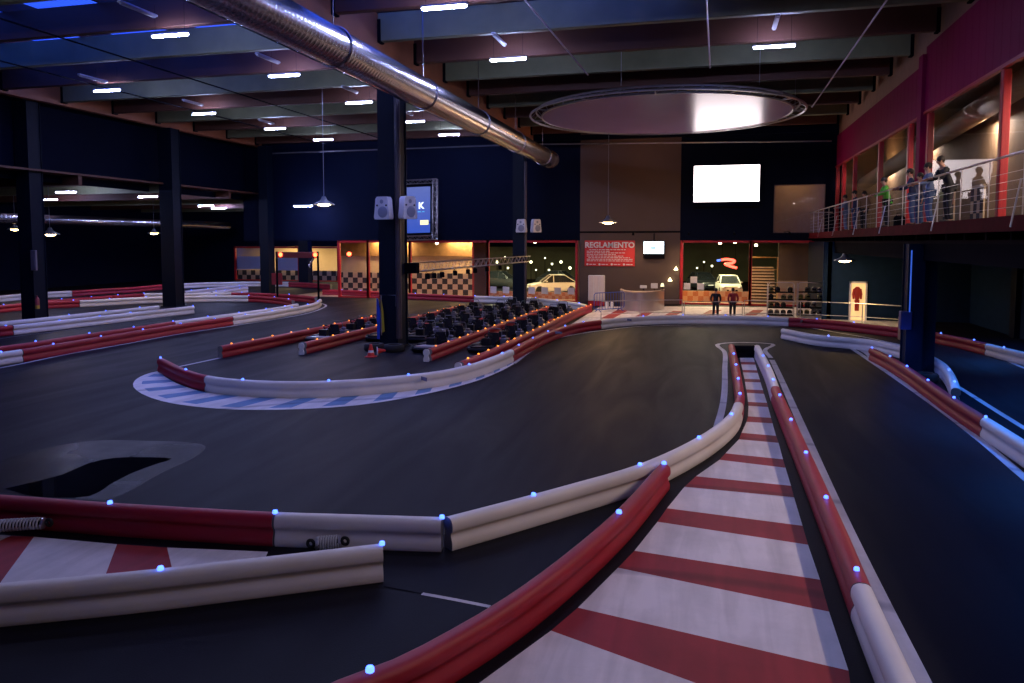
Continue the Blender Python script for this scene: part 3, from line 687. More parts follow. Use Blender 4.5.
barrier([('r', 'red barrier left edge, middle of the left part of the track', [(-40, 310.5), (3, 304.8), (44, 301.6), (79, 300.2)]),
         ('w', 'long white barrier across the middle of the left track', [(79, 300.2), (110, 298.7), (146, 296.9), (184, 296), (216, 295.4), (249, 295.4)]),
         ('r', 'red barrier inside the far hairpin', [(249, 295.4), (266, 296.2), (282, 297.8), (293, 300)])],
        leds=[(3, 304.8), (44, 301.6), (74, 300.4), (110, 298.7), (146, 296.9), (216, 295.4), (249, 295.4), (274, 297), (290, 299)], smooth=3)
barrier([('r', 'thin dark red barrier behind the white one across the left track', [(20, 303), (40, 300.4), (62, 299), (91.5, 296.8), (118, 295), (144, 293.2)]),
         ('w', 'thin white barrier leading to the far hairpin', [(144, 293.2), (180, 293), (216, 292.6), (231, 292.4)]),
         ('r', 'red outer barrier of the far hairpin', [(231, 292.4), (243, 292.5), (262, 293), (289, 294.4), (309, 296), (316, 297)])],
        leds=[(62, 299), (91.5, 296.8), (118, 295), (144, 293.2), (243, 292.5), (289, 294.4)], smooth=3)
barrier([('r', 'red end of the mid left double row beside the nearest left column', [(-40, 329.5), (0, 326.3), (12, 325.2)]),
         ('w', 'white front barrier of the mid left double row below the columns', [(12, 325.2), (60, 320.2), (130, 312.6), (165, 308.8), (193, 305.8)])],
        leds=[(8, 325.5), (57, 320.6), (98, 316), (133, 312.4), (192, 306)], smooth=2)
barrier([('w', 'white rear barrier of the mid left double row, ending before the column', [(-40, 325.5), (45, 317.3), (90, 312.5), (130, 308.4), (158, 305.6)])],
        leds=[(67, 315), (105, 311), (140, 307.4)], smooth=2)
barrier([('w', 'white far barrier at the left edge near the dark wall', [(-30, 298), (0, 295.6), (20.5, 294)])], smooth=1)
barrier([('w', 'short white far barrier right of the nearest left column', [(44, 292), (58, 291.3), (72, 290.7)]),
         ('r', 'long red far barrier against the dark left wall', [(72, 290.7), (101, 288.8), (130, 287.2), (166, 284.2)]),
         ('w', 'far white barrier right of the second left column', [(166, 284.2), (184, 283.3), (210, 282.3), (234, 281.8), (262, 281.6), (289, 282)]),
         ('r', 'farthest red barrier under the far left glazing', [(289, 282), (310, 282.8), (331, 284.3)])], smooth=3)
barrier([('w', 'pale diagonal barrier, upper of two beyond the second left column', [(184, 291), (208, 288.4), (239, 285.4), (247, 284.4)])], leds=[(189, 290.2), (208, 288.4), (239, 285.4)], smooth=1)
barrier([('w', 'pale diagonal barrier, lower of two beyond the second left column', [(212, 291.6), (225, 290), (247, 287)])], leds=[(215, 291), (225, 290), (238, 288)], smooth=1)
barrier([('r', 'red barrier beyond the karts left of the centre column', [(323, 289.4), (342, 289.9), (361, 290.6), (385, 291.6)])], leds=[(342, 289.9), (361, 290.6)], smooth=1)
a_, b_ = fl(735, 345.5, BH), fl(754, 345.5, BH)
P = [a_.lerp(b_, t/4) for t in range(5)]; c_ = (a_+b_)/2; c_.z = 0
T(sweep([p-c_ for p in P], 'end_block', None).build('end_block', [M_black, M_black], loc=c_), 'black end block closing the far end of the striped strip', 'barrier')
# ---- paint on the floor
def paint(name, pts, m, z=.004):
    c = sum((Vector((p[0], p[1], 0)) for p in pts), Vector())/len(pts)
    return S(MB().add([(p[0], p[1], z) for p in pts], [tuple(range(len(pts)))]).build(name, m, smooth=False))
def line(pts, w, m=M_line, z=.005, name='painted_line', world=False, dash=None):
    P, _ = catmull([Vector((a, b, 0)) for a, b in pts] if world else [fl(a, b) for a, b in pts], .4)
    vs = []; fs = []
    for i, p in enumerate(P):
        d = P[min(i+1, len(P)-1)]-P[max(i-1, 0)]; d.normalize(); r = Vector((d.y, -d.x, 0))*w/2
        vs += [(p.x-r.x, p.y-r.y, z), (p.x+r.x, p.y+r.y, z)]
    for i in range(len(P)-1): fs.append((2*i, 2*i+1, 2*i+3, 2*i+2))
    return S(MB().add(vs, fs).build(name, m, smooth=False))
# striped strip: left/right boundary pixel pairs, near to far, alternating white and red
B = [((440, 712), (872, 790)), ((551, 631), (858, 742)), ((578, 608), (848.5, 671)), ((618, 568), (829, 612)), ((634.5, 551), (820, 580)), ((657.5, 522), (808, 545)), ((667, 508.5), (802.5, 526)),
     ((684.5, 487), (794, 497.5)), ((696, 476.5), (791, 486)), ((719.5, 460), (785.5, 468)), ((725.5, 453.5), (783, 459.5)), ((739, 439.5), (778.5, 443)), ((741.5, 433), (776, 436)),
     ((746.5, 422), (772.5, 423.5)), ((748, 416.5), (771, 418)), ((748.5, 406), (768, 407.2)), ((748, 402), (767, 403)), ((747, 393), (764, 394)), ((746.2, 389.5), (763, 390.3)),
     ((745, 382), (760.5, 382.6)), ((744.5, 379), (759.8, 379.5)), ((743, 372.5), (757.8, 373)), ((742.6, 370), (757, 370.4)), ((741.2, 364.5), (755.5, 364.8)), ((740.6, 362), (754.8, 362.2)), ((739.5, 355), (752.5, 355))]
for i in range(len(B)-1):
    (a, b), (c, d) = B[i], B[i+1]
    # first pair is white below the first red band
    paint('painted_stripe', [fl(*a), fl(*b), fl(*d), fl(*c)], M_pw if i % 2 == 0 else M_pr)
for pts, m in (([(-20, 533), (11, 536), (-20, 550)], M_pw), ([(11, 536), (34, 537), (1, 582), (-20, 600), (-20, 550)], M_pr), ([(34, 537), (117, 544.5), (100, 590), (-10, 600), (1, 582)], M_pw),
               ([(117, 544.5), (167, 547.8), (176, 585), (100, 590)], M_pr), ([(167, 547.8), (268, 552), (262, 566), (176, 585)], M_pw)):
    paint('painted_stripe', [fl(*p) for p in pts], m)
# blue and white kerb crescent
outer = [(160, 371), (150, 373), (138, 378), (133, 384), (136, 390), (150, 397.5), (175, 404), (217, 408.7), (256, 410), (306, 409), (356, 405.5), (406, 398), (456, 387), (481, 379.5), (500, 371.5), (514, 364)]
inner = [(161, 372), (163, 375), (167, 378), (172, 381), (178, 384), (186, 387), (200, 391), (222, 394.5), (256, 397), (306, 397.5), (356, 394), (406, 388), (450, 381), (478, 375.5), (498, 368.5), (513, 362)]
PO, mk = catmull([fl(*p) for p in outer], .5); 
def resample(P, n):
    Ls = [0]
    for i in range(1, len(P)): Ls.append(Ls[-1]+(P[i]-P[i-1]).length)
    out = []; j = 0
    for k in range(n+1):
        t = Ls[-1]*k/n
        while j < len(Ls)-2 and Ls[j+1] < t: j += 1
        out.append(P[j].lerp(P[j+1], (t-Ls[j])/max(1e-6, Ls[j+1]-Ls[j])))
    return out
NO = 98; RO = resample(PO, NO)
PI_, _ = catmull([fl(*p) for p in inner], .5); RI = resample(PI_, NO)
vs = []; fs = []; mi = []
for k in range(NO+1):
    o, i_ = RO[k], RI[k]; e = o+(i_-o)*min(.5, min(.22, .22)/max(.05, (i_-o).length))
    vs += [(o.x, o.y, .004), (e.x, e.y, .004), (i_.x, i_.y, .004)]
mb = MB()
for k in range(NO):
    mb.m = 0; 
    a = 3*k
    mb.f.append([a, a+3, a+4, a+1]); mb.mi.append(0)
    mb.f.append([a+1, a+4, a+5, a+2]); mb.mi.append(1 if k % 7 in (3, 4, 5) else 0)
mb.v = vs
S(mb.build('painted_kerb', [M_pw, M_pb], smooth=False))
line([(514, 363.5), (534, 349), (557, 338.6), (584, 333), (606, 330), (640, 326.3), (680, 325), (720, 324.6), (780, 326.5)], .13)
line([(-40, 374), (0, 368), (65, 354.8), (120, 345), (180, 334), (230, 326.4), (302, 314.6), (322, 308.5), (326, 305.5), (322, 303.5)], .13)
line([(-40, 346), (12, 337), (60, 331), (130, 322), (190, 314)], .09, mat('line_dim', (.2, .2, .22), .6))
line([(220, 358), (200, 362.3), (178.5, 366.8)], .12)
line([(422, 594), (455, 600), (490, 607)], .06)
line([(384, 587), (400, 590), (421, 594)], .02, M_black); line([(491, 607), (500, 609), (512, 611)], .02, M_black)
line([(772, 360), (780, 377), (800, 422), (840, 513), (880, 597), (926, 690), (960, 760)], .17)
line([(860, 354), (900, 381), (945, 413), (985, 444), (1024, 477), (1080, 522)], .17)
line([(822, 341), (840, 344.5), (852, 349), (860, 354)], .17)
line([(840, 344), (858, 348.5), (868, 353), (873, 358)], .3, M_line, .0045)
line([(800, 325.5), (830, 331.3), (862, 336.8), (905, 346)], .12)
line([(955, 385), (968, 393), (990, 407), (1024, 428), (1060, 450)], .14)
line([(942, 344), (970, 350), (1000, 358), (1024, 368), (1060, 380)], .14)
line([(717, 427), (722, 409.5), (724.5, 392), (724.8, 370), (724.5, 352), (719, 344), (745, 342.5), (772, 344), (765, 350), (771, 358)], .16)
# reception floor: pale with slanting red stripes
rf = [(603, 318.5), (590, 308), (660, 308), (790, 308), (825, 309), (900, 316), (900, 322)]
paint('painted_apron', [fl(560, 331), fl(600, 306.5), fl(690, 306.5), fl(824, 307.5), fl(905, 317), fl(900, 333), fl(789, 323.5), fl(690, 321.5), fl(640, 322.5), fl(600, 326.5)], M_pw, .003)
for q in ([(601, 318.5), (613, 318.5), (630, 309.5), (618, 309.5)], [(635, 316.5), (646, 316.5), (654, 312), (644, 312)], [(664, 315.5), (676, 315.5), (684, 311), (673, 311)], [(700, 315.5), (712, 315.5), (722, 310), (710, 310)], [(744, 315.5), (756, 315.5), (764, 310), (753, 310)]):
    paint('painted_stripe', [fl(*p) for p in q], M_pr, .005)
# damp patch and puddle
damp = mat('damp_asphalt', (.016, .014, .018), .36, var=.6, scale=.5, spec=.14)
nt = damp.node_tree; bs = nt.nodes['Principled BSDF']; nz = [n for n in nt.nodes if n.type == 'TEX_NOISE'][0]; mr_ = nt.nodes.new('ShaderNodeMapRange'); mr_.inputs[1].default_value = .30; mr_.inputs[2].default_value = .65; mr_.inputs[3].default_value = .15; mr_.inputs[4].default_value = .9
nt.links.new(nz.outputs[0], mr_.inputs[0]); nt.links.new(mr_.outputs[0], bs.inputs['Alpha'])
wat = mat('puddle_water', (.004, .004, .006), .035, var=.0, spec=.75)
def blob(pts): return catmull([fl(*p) for p in pts]+[fl(*pts[0])], .25)[0]
pd = blob([(-30, 470), (30, 452), (90, 441), (150, 441), (195, 443), (206, 447), (195, 457), (160, 474), (128, 492), (105, 500), (60, 497), (0, 493), (-40, 490)])
S(MB().add([(p.x, p.y, .0025) for p in pd[:-1]], [tuple(range(len(pd)-1))]).build('damp_patch', damp, smooth=False))
pw = blob([(5, 489), (30, 483), (62, 475), (90, 463), (115, 458), (150, 457.5), (172, 459), (160, 463), (130, 474), (108, 486), (90, 496), (40, 497)])
T(MB().add([(p.x, p.y, .006) for p in pw[:-1]], [tuple(range(len(pw)-1))]).build('puddle', wat, smooth=False), 'black shiny puddle on the asphalt behind the dark red barrier', 'puddle', kind='stuff')
# ---- springs tying the barriers
def spring(name, a, b, r, turns, lb):
    a, b = Vector(a), Vector(b); d = (b-a); L = d.length; d.normalize(); u = d.cross(Vector((0, 0, 1))).normalized(); v = u.cross(d)
    o = empty(name, (a+b)/2); c = (a+b)/2; n = turns*12
    MB().tube([a+d*(L*k/n)+(u*math.cos(k*math.pi/6)+v*math.sin(k*math.pi/6))*r-c for k in range(n+1)], .014, 6).build('coil', M_tubeoff, o)
    MB().tube([a-c, b-c], r*.45, 10).build('damper_rod', M_black, o)
    for q, s_ in ((b, 1), (a, -1)): MB().tube([q-c, q+d*s_*.03-c], r*1.05, 14).build('spring_cap', M_alu, o)
    MB().torus(b+d*.09-c, .045, .022, 14, 8, 'y').build('rubber_eye', M_rub, o)
    MB().torus(a-d*.09-c, .045, .022, 14, 8, 'y').build('rubber_eye', M_rub, o)
    return T(o, lb, 'spring', 'coil spring dampers')
spring('spring_damper', fl(-8, 526, .16), fl(42, 523, .16), .075, 15, 'steel coil spring at the left edge in front of the dark red barrier')
spring('spring_damper', fl(318, 543, .14), fl(338, 541.5, .14), .075, 8, 'short steel coil spring in front of the short white barrier')
# ================================================================== KARTS
M_kgr = mat('kart_dull', (.10, .10, .13), .4); M_kb = mat('kart_black', (.008, .008, .012), .45, var=.3, spec=.25); M_kg = mat('kart_grey', (.30, .29, .32), .4); M_kr = mat('kart_red', (.45, .015, .015), .35); M_ks = mat('kart_seat', (.010, .009, .012), .8, spec=.1)
M_tyre = M_rub
def make_kart(M_kg, M_kr):
    r = empty('go_kart')                      # faces -y (towards the camera), 2.1 m long
    m = MB(); pts = [(-.50, -.9), (.50, -.9), (.60, -.6), (.62, .5), (.54, .98), (-.54, .98), (-.62, .5), (-.60, -.6), (-.50, -.9)]
    P, _ = catmull([Vector((a, b, .14)) for a, b in pts], .15); m.tube(P, .075, 8, caps=False); m.box(-.55, .55, -.85, .9, .06, .10)
    m.build('bumper_ring', M_kb, r)
    MB().prism([(-.42, -.95), (.42, -.95), (.30, -.45), (-.30, -.45)], .10, Matrix.Translation((0, 0, .16))).build('nose_panel', M_kg, r)
    MB().prism([(-.16, -.50), (.16, -.50), (.12, -.2), (-.12, -.2)], .32, Matrix.Translation((0, 0, .18))).build('front_fairing', M_kb, r)
    for s_ in (-1, 1): MB().bbox(s_*.52-.12, s_*.52+.12, -.38, .42, .1, .26, .04).build('side_pod', M_kr if s_ > 0 else M_kb, r)
    m = MB(); m.prism([(-.22, 0), (.22, 0), (.25, .30), (.17, .50), (-.17, .50), (-.25, .30)], .05, Matrix.Translation((0, .28, .14)) @ Matrix.Rotation(math.radians(72), 4, 'X'))
    m.bbox(-.24, .24, -.10, .30, .12, .18, .02); m.bbox(-.27, -.21, -.05, .38, .14, .36, .02); m.bbox(.21, .27, -.05, .38, .14, .36, .02)
    m.build('seat', M_ks, r)
    
    st = MB().torus((0, 0, 0), .15, .018, 18, 6).bbox(-.14, .14, -.02, .02, -.01, .01, .005).build('steering_wheel', M_rub, r); st.location = (0, -.14, .54); st.rotation_euler.x = math.radians(-48)
    MB().tube([(0, -.14, .52), (0, -.42, .2)], .015, 6).build('steering_column', M_alu, r)
    for (x, y, R, w) in ((-.56, -.66, .13, .12), (.56, -.66, .13, .12), (-.56, .66, .14, .19), (.56, .66, .14, .19)):
        MB().lathe([(.06, -w/2), (R*.75, -w/2), (R, -w/2+.03), (R, w/2-.03), (R*.75, w/2), (.06, w/2)], n=14, axis='x').build('wheel', M_tyre, r, loc=(x, y, R)); MB().lathe([(.0, -w/2-.002), (.055, -w/2-.004), (.062, -w/2+.02), (.062, w/2-.02), (.055, w/2+.004), (0, w/2+.002)], n=10, axis='x').build('wheel_rim', M_alu, r.children[-1] if False else [c_ for c_ in r.children if c_.name.startswith('wheel')][-1])
    MB().bbox(.28, .52, .34, .70, .14, .42, .03).bbox(.30, .46, .40, .60, .42, .52, .03).build('engine', M_kgr, r)
    MB().bbox(-.50, -.28, .34, .62, .14, .34, .03).build('fuel_tank', M_kb, r)
    MB().tube([(-.26, .60, .2), (-.26, .62, .6), (-.2, .64, .74), (.2, .64, .74), (.26, .62, .6), (.26, .60, .2)], .02, 8).build('roll_bar', M_kgr, r)
    return r
kts = [make_kart(M_kg, M_kb), make_kart(M_kb, M_kr), make_kart(M_kb, M_kb), make_kart(M_kr, M_kb)]; kdone = set(); kn = 0
tail_m = mat('tail_red', (.5, .02, .02), .4, var=0, emit=(1.0, .03, .02), es=6, sample=False)
def put_kart(x, y, rz, lb, grp):
    global kn
    i = (0, 2, 1, 2, 2, 3, 0, 2, 1, 2)[kn % 10]; kn += 1; o = copy_tree(kts[i]) if i in kdone else kts[i]; kdone.add(i)
    lb = ('go-kart with a pale grey nose', 'dark go-kart with a red side pod', 'low all-black go-kart', 'dark go-kart with a red nose')[i]+lb; grp += (', pale noses', ', red pods', ', all black', ', red noses')[i]
    o.location = (x, y, 0); o.rotation_euler.z = rz; T(o, lb, 'go-kart', grp)
    return o
KT = []
lanes = [(-14.8, 27.8, 3, 'in the leftmost lane', 'karts in the leftmost lane'), (-12.72, 28.9, 6, 'in the lane behind the centre column', 'karts behind the centre column'),
         (-11.2, 29.0, 7, 'in the wide lane, left file', 'karts in the left file of the wide lane'), (-9.72, 26.4, 8, 'in the wide lane, right file', 'karts in the right file of the wide lane'),
         (-7.78, 26.8, 7, 'in the narrow rightmost lane', 'karts in the rightmost lane')]
for x, y0, n, lb, g in lanes:
    for k in range(n):
        y = y0+k*2.3
        xx = x+random.uniform(-.06, .06)
        o = put_kart(xx, y, random.uniform(-.09, .09), ' parked '+lb, g)
for x, y, rz in ((-11.2, 25.5+.9, .25),):
    pass
# traffic cone, tyres at the columns, flags
M_cone = mat('cone_red', (.75, .03, .02), .45, var=.05)
c = empty('traffic_cone', fl(371, 357)); T(c, 'small red traffic cone standing beside the centre column base', 'cone')
MB().bbox(-.17, .17, -.17, .17, 0, .04, .02).build('base', M_cone, c); MB().lathe([(.13, .04), (.10, .16)], n=14).lathe([(.085, .24), (.04, .45), (0, .46)], n=14).build('cone', M_cone, c); MB().lathe([(.101, .16), (.084, .24)], n=14).build('white_band', M_white, c)
c = empty('traffic_cone', fl(377, 355.5), .4); c.rotation_euler = (0, math.radians(88), .5); c.location.z = .16; T(c, 'small traffic cone tipped on its side by the column', 'cone')
MB().bbox(-.14, .14, -.14, .14, 0, .03, .02).build('base', M_white, c); MB().lathe([(.10, .03), (.03, .3), (0, .31)], n=14).build('cone', M_cone, c)
def tyre(p, lb, R=.32, h=.22, sx=1):
    o = MB().lathe([(R*.55, 0), (R*.9, .0), (R, .05), (R, h-.05), (R*.9, h), (R*.55, h), (R*.5, h-.03), (R*.5, .03), (R*.55, 0)], n=24).build('tyre', M_rub, loc=p); o.scale = (sx, 1, 1)
    return T(o, lb, 'tyre', 'tyres laid round the columns')
q = fl(926, 381.5); tyre((q.x, q.y, 0), 'black tyre lying at the right foot of the gallery column', .33, .24)
for (x, y, z, lb) in ((XC-.3, 25.75, 0, 'black tyre lying at the left front of the centre column'), (XC+.5, 25.72, 0, 'black tyre lying at the right front of the centre column')):
    tyre((x, y, z), lb, .38, .26)
# flag stand at the centre column
fr = empty('flag_holder', (XC, 26.36, 0)); T(fr, 'thin pale frame on the centre column holding blue and yellow flags', 'flag holder')
MB().tube([(-.26, -.05, .5), (-.26, -.05, 2.02), (.34, -.05, 2.02), (.34, -.05, 1.6)], .02, 6).build('frame', M_alu, fr)
MB().prism([(0, 0), (.10, 0), (.14, 1.0), (.05, 1.5), (0, 1.55)], .03, Matrix.Translation((-.44, -.02, .35)) @ Matrix.Rotation(math.pi/2, 4, 'X')).build('blue_flag', mat('flag_blue', (.01, .06, .55), .6), fr)
MB().prism([(0, 0), (.10, .05), (.06, .8), (-.02, 1.25)], .03, Matrix.Translation((-.22, -.06, .6)) @ Matrix.Rotation(math.pi/2, 4, 'X')).build('yellow_flag', mat('flag_yellow', (.45, .34, .02), .6), fr)
# ================================================================== GLAZING AND WHAT IS BEHIND
def glaze(n, pa, pb, Y, ztop, decal=None, z0=0.0, sub=(), frac=1.0):
    x0, x1 = px_x(pa, Y), px_x(pb, Y); w = S(empty('window_%d' % n, (x0, Y, 0))); L = x1-x0
    m = MB().box(-.09, .09, -.1, .1, z0, ztop).box(0, L, -.1, .1, ztop-.14, ztop+.04).box(0, L, -.08, .08, z0, z0+.1).box(L-.09, L+.05, -.1, .1, z0, ztop)
    for s_ in sub: xs = px_x(s_, Y)-x0; m.box(xs-.05, xs+.05, -.06, .06, z0, ztop)
    m.build('window_frame', M_frame, w); MB().box(.09, L-.09, -.004, .004, z0+.1, ztop-.14).build('pane', M_glass, w)
    if decal:
        q, zz, rows = decal; m = MB(); k = 0
        for r in range(rows):
            for c in range(int((L-.3)/q*frac)):
                if (c+r) % 2 == 0: m.box(.15+c*q, .15+c*q+q, -.012, -.005, zz+r*q, zz+r*q+q)
        m.build('checkered_band', M_white, w)
    return w
glaze(21, 339, 368, YB+.1, 4.1); glaze(22, 368, 410, YB+.1, 4.1); glaze(23, 410, 488, YB+.1, 4.1, sub=(473,)); glaze(24, 488, 577, YB+.1, 4.1, (.45, .5, 1))
glaze(25, 682, 751, YB+.1, 4.1, (.42, .95, 2), frac=.40); glaze(26, 751, 824, YB+.1, 4.1, None)
glaze(27, 235, 262, YF, 3.5); glaze(28, 262, 338, YF, 3.5, sub=(298,)); glaze(29, 338, 375, YF, 3.5)
S(MB().box(px_x(824, YB), XG+.2, YB, YB+.25, 0, 4.1).build('wall_back_end', M_wall))
# lobby shell
M_lf = mat('lobby_floor', (.42, .30, .22), .35, var=.1); M_lw = mat('lobby_wall', (.30, .21, .14), .7, var=.2); M_st = mat('street_wall', (.16, .17, .11), .8, var=.4, scale=.5)
S(MB().box(-30, XG, YB+.3, 57.5, 0.0, .02).build('floor_lobby', M_lf))
S(MB().box(-31, XG+.2, YB+.3, 80, 4.15, 4.3).build('ceiling_lobby_sky_cover', mat('lobby_ceiling', (.5, .34, .2), .7)))  # lobby ceiling, extended over the open street to keep sky-blue light out
S(MB().box(-60, 20, 80, 80.3, 0, 12).build('wall_street', M_st))
S(MB().box(XG, XG+.2, YB+.3, 80, 0, 4.2).build('wall_lobby_right', M_lw))
S(MB().box(px_x(578, 51), px_x(682, 51), YB+.3, YB+.6, 0, 4.1).build('wall_lobby_behind', M_lw))
def check(name, xa, xb, Y, z0, z1, q, lb, m1=M_cream, m2=M_dark, cat='panel'):
    r = S(empty(name, (xa, Y, z0))); MB().box(0, xb-xa, 0, .1, 0, z1-z0).build('board', m1, r)
    m = MB()
    for a in range(int((xb-xa)/q)):
        for b in range(int((z1-z0)/q+.01)):
            if (a+b) % 2: m.box(a*q, a*q+q, -.012, 0, b*q, b*q+q)
    m.build('dark_squares', m2, r); return r
check('wall_low_checkered', px_x(338, 53), px_x(474, 53), 53, .1, 1.7, .40, '')
S(MB().box(px_x(338, 53.4), px_x(474, 53.4), 53.4, 53.5, 0, 3.15).build('wall_lobby_cream', M_cream))
S(MB().box(px_x(338, 53.2), px_x(474, 53.2), 53.2, 53.3, 2.95, 4.14).build('wall_lobby_upper', mat('upper_brown', (.26, .15, .06), .6, var=.5, scale=3)))
S(MB().box(px_x(473, 52), px_x(487, 52), 52, 52.5, 0, 4.1).build('column_lobby', mat('lobby_brown', (.09, .05, .035), .6)))
check('wall_low_window', px_x(489, 52), px_x(578, 52), 52, .02, .5, .24, '', mat('cream_orange', (.60, .36, .22), .6), mat('squares_orange', (.5, .18, .08), .6))
check('wall_low_right', px_x(683, 52.5), px_x(750, 52.5), 52.5, .02, .72, .35, '', MC['cream_orange'], MC['squares_orange'])
# cream room behind the far left glazing
S(MB().box(-56, px_x(380, 76), 76, 76.2, 0, 5).build('wall_far_room', M_cream))
check('wall_far_checkered', px_x(233, 71), px_x(376, 71), 71, .0, 1.05, .52, '')
blm = mat('blind_bluewhite', (.48, .52, .80), .7, var=.03)
for a, b, z0, z1 in ((236, 262, 1.15, 2.5), (276, 299, 1.05, 2.35), (343, 354, 1.1, 2.3)):
    S(MB().box(px_x(a, 70.6), px_x(b, 70.6), 70.6, 70.66, z0, z1).build('window_blind', blm))
S(MB().box(-56, px_x(380, 76), YF+.2, 77, 4.0, 4.1).build('ceiling_far_room', M_lw))
for x in (-44, -36, -28): area('far_room_lamp', (x, 73.5, 3.9), 4, 1.5, LOBBY*.55, (1, .68, .30))
for x, w_ in ((-23, 1.2), (-17, 1.2), (-11, .8), (-6, .5), (-1.5, .9), (3, .7)): area('lobby_lamp', (x, 53.0 if x < -9 else 52.2, 4.05), 3, 1.0, LOBBY*w_*.4, (1, .62, .28))
for x in (-16, -8, 0): area('street_lamp_light', (x, 60, 4.05), 4, 1, 520, (.95, .9, .5))
# steps and handrail behind the right bay
stp = empty('staircase', (px_x(752.5, 52.3), 52.2, 0)); T(stp, 'pale stairs with a golden handrail behind the glass right of the red mullion', 'stairs')
m = MB(); L = px_x(778, 52.3)-px_x(752.5, 52.3)
for k in range(12): m.box(0, L, k*.28, k*.28+.34, k*.19+.12, k*.19+.18)
m.build('treads', mat('tread_pale', (.65, .50, .36), .5), stp)
m = MB()
for k in range(12): m.box(0, L, k*.28+.30, k*.28+.33, k*.19, k*.19+.14)
m.build('risers', mat('riser_brown', (.14, .09, .06), .6), stp)
MB().tube([(0, -.1, 3.0), (L, -.1, 3.0), (L, -.1, .1)], .05, 6).tube([(L, -.1, 2.2), (0, -.1, 2.2)], .03, 6).build('handrail', mat('brass', (.7, .48, .2), .3, .8), stp)
S(MB().box(px_x(779, 53), XG, 53, 53.2, 0, 4.1).build('wall_lobby_brown', mat('brown_dark', (.12, .085, .06), .6)))
check('wall_low_lobby_right', px_x(779, 51.6), px_x(823, 51.6), 51.6, .02, 1.5, .5, '', M_cream, MC['cream_orange'])
def hanging_cloth(pa, pb, Y, z0, z1, m, lb):
    x0, x1 = px_x(pa, Y), px_x(pb, Y); n = 14; mb = MB(); vs = []; 
    for i in range(n+1):
        t = i/n; x = x0+(x1-x0)*t; y = .06*math.sin(t*14); vs += [(x, Y+y, z0), (x, Y+y, z1), (x, Y+y+.04, z0), (x, Y+y+.04, z1)]
    fs = []
    for i in range(n):
        a = i*4; fs += [(a, a+4, a+5, a+1), (a+2, a+3, a+7, a+6), (a+1, a+5, a+7, a+3), (a, a+2, a+6, a+4)]
    fs += [(0, 1, 3, 2), (n*4, n*4+2, n*4+3, n*4+1)]
    return T(mb.add(vs, fs).build('banner', m), lb, 'banner')
hanging_cloth(811, 823, 52.0, 2.7, 3.95, mat('banner_peach', (.75, .45, .28), .7), 'peach banner hanging behind the glass above the right helmet rack')
# neon sign
ne = empty('neon_sign', aty(728, 263, 55)); T(ne, 'curved red and blue neon sign glowing above the white car', 'sign')
MB().tube(catmull([Vector((-.45, 0, .22)), Vector((0, 0, .26)), Vector((.45, 0, .14)), Vector((.30, 0, .0)), Vector((-.2, 0, -.06)), Vector((.1, 0, -.2)), Vector((.6, 0, -.34))], .1)[0], .085, 8).build('red_tube', mat('neon_red', (.9, .1, .05), .4, var=0, emit=(1, .05, .03), es=5), ne)
MB().tube([(-.75, 0, .16), (-.5, 0, .2)], .07, 8).build('blue_tube', mat('neon_blue', (.1, .2, .9), .4, var=0, emit=(.05, .15, 1), es=2), ne)
MB().tube([(-.4, 0, .2), (-.4, 0, 4.1-ne.location.z)], .012, 4).tube([(.5, 0, .1), (.5, 0, 4.1-ne.location.z)], .012, 4).build('hanging_wire', M_black, ne)
# street lamps far behind
gl_m = mat('street_globe', (1, .9, .7), .4, var=0, emit=(.9, .85, .5), es=3, sample=False)
for k, (px, py) in enumerate([(697, 268), (699, 276), (697, 284), (704, 262), (712, 266), (531, 262), (545, 258), (552, 264), (561, 262), (536, 270), (549, 270), (497, 262), (505, 257), (508, 268), (570, 268)]):
    p = aty(px, py, 74+(k % 3)); r = empty('street_lamp', (p.x, p.y, 0)); T(r, 'small far street lamp glowing behind the glazing', 'lamp', 'far lamps behind the glazing')
    MB().tube([(0, 0, 0), (0, 0, p.z-.1)], .04, 5).build('pole', M_black, r); MB().sph((0, 0, p.z), (.08, .11, .15)[k % 3], 8, 6).build('globe', gl_m, r)
# ceiling spots inside the lobby and lights in the void
for k, (px, py, lb) in enumerate([(720, 244, 'right of two in the right lobby bay'), (735, 243, 'above the white car'), (756, 246, 'above the stairs'), (535, 243, 'behind the right speaker column'), (405, 243, 'above the cream wall'), (437, 244, 'beside the truss')]):
    p = aty(px, py, 52.4); T(MB().lathe([(.09, .12), (.09, 0), (.0, -.02)], n=10).build('ceiling_spot', mat('spot_lit', (1, .9, .7), .4, var=0, emit=(1, .8, .5), es=12, sample=False), loc=(p.x, p.y, min(p.z, 4.03))), 'small lit ceiling spot in the lobby, '+lb, 'lamp', 'lobby ceiling spots')
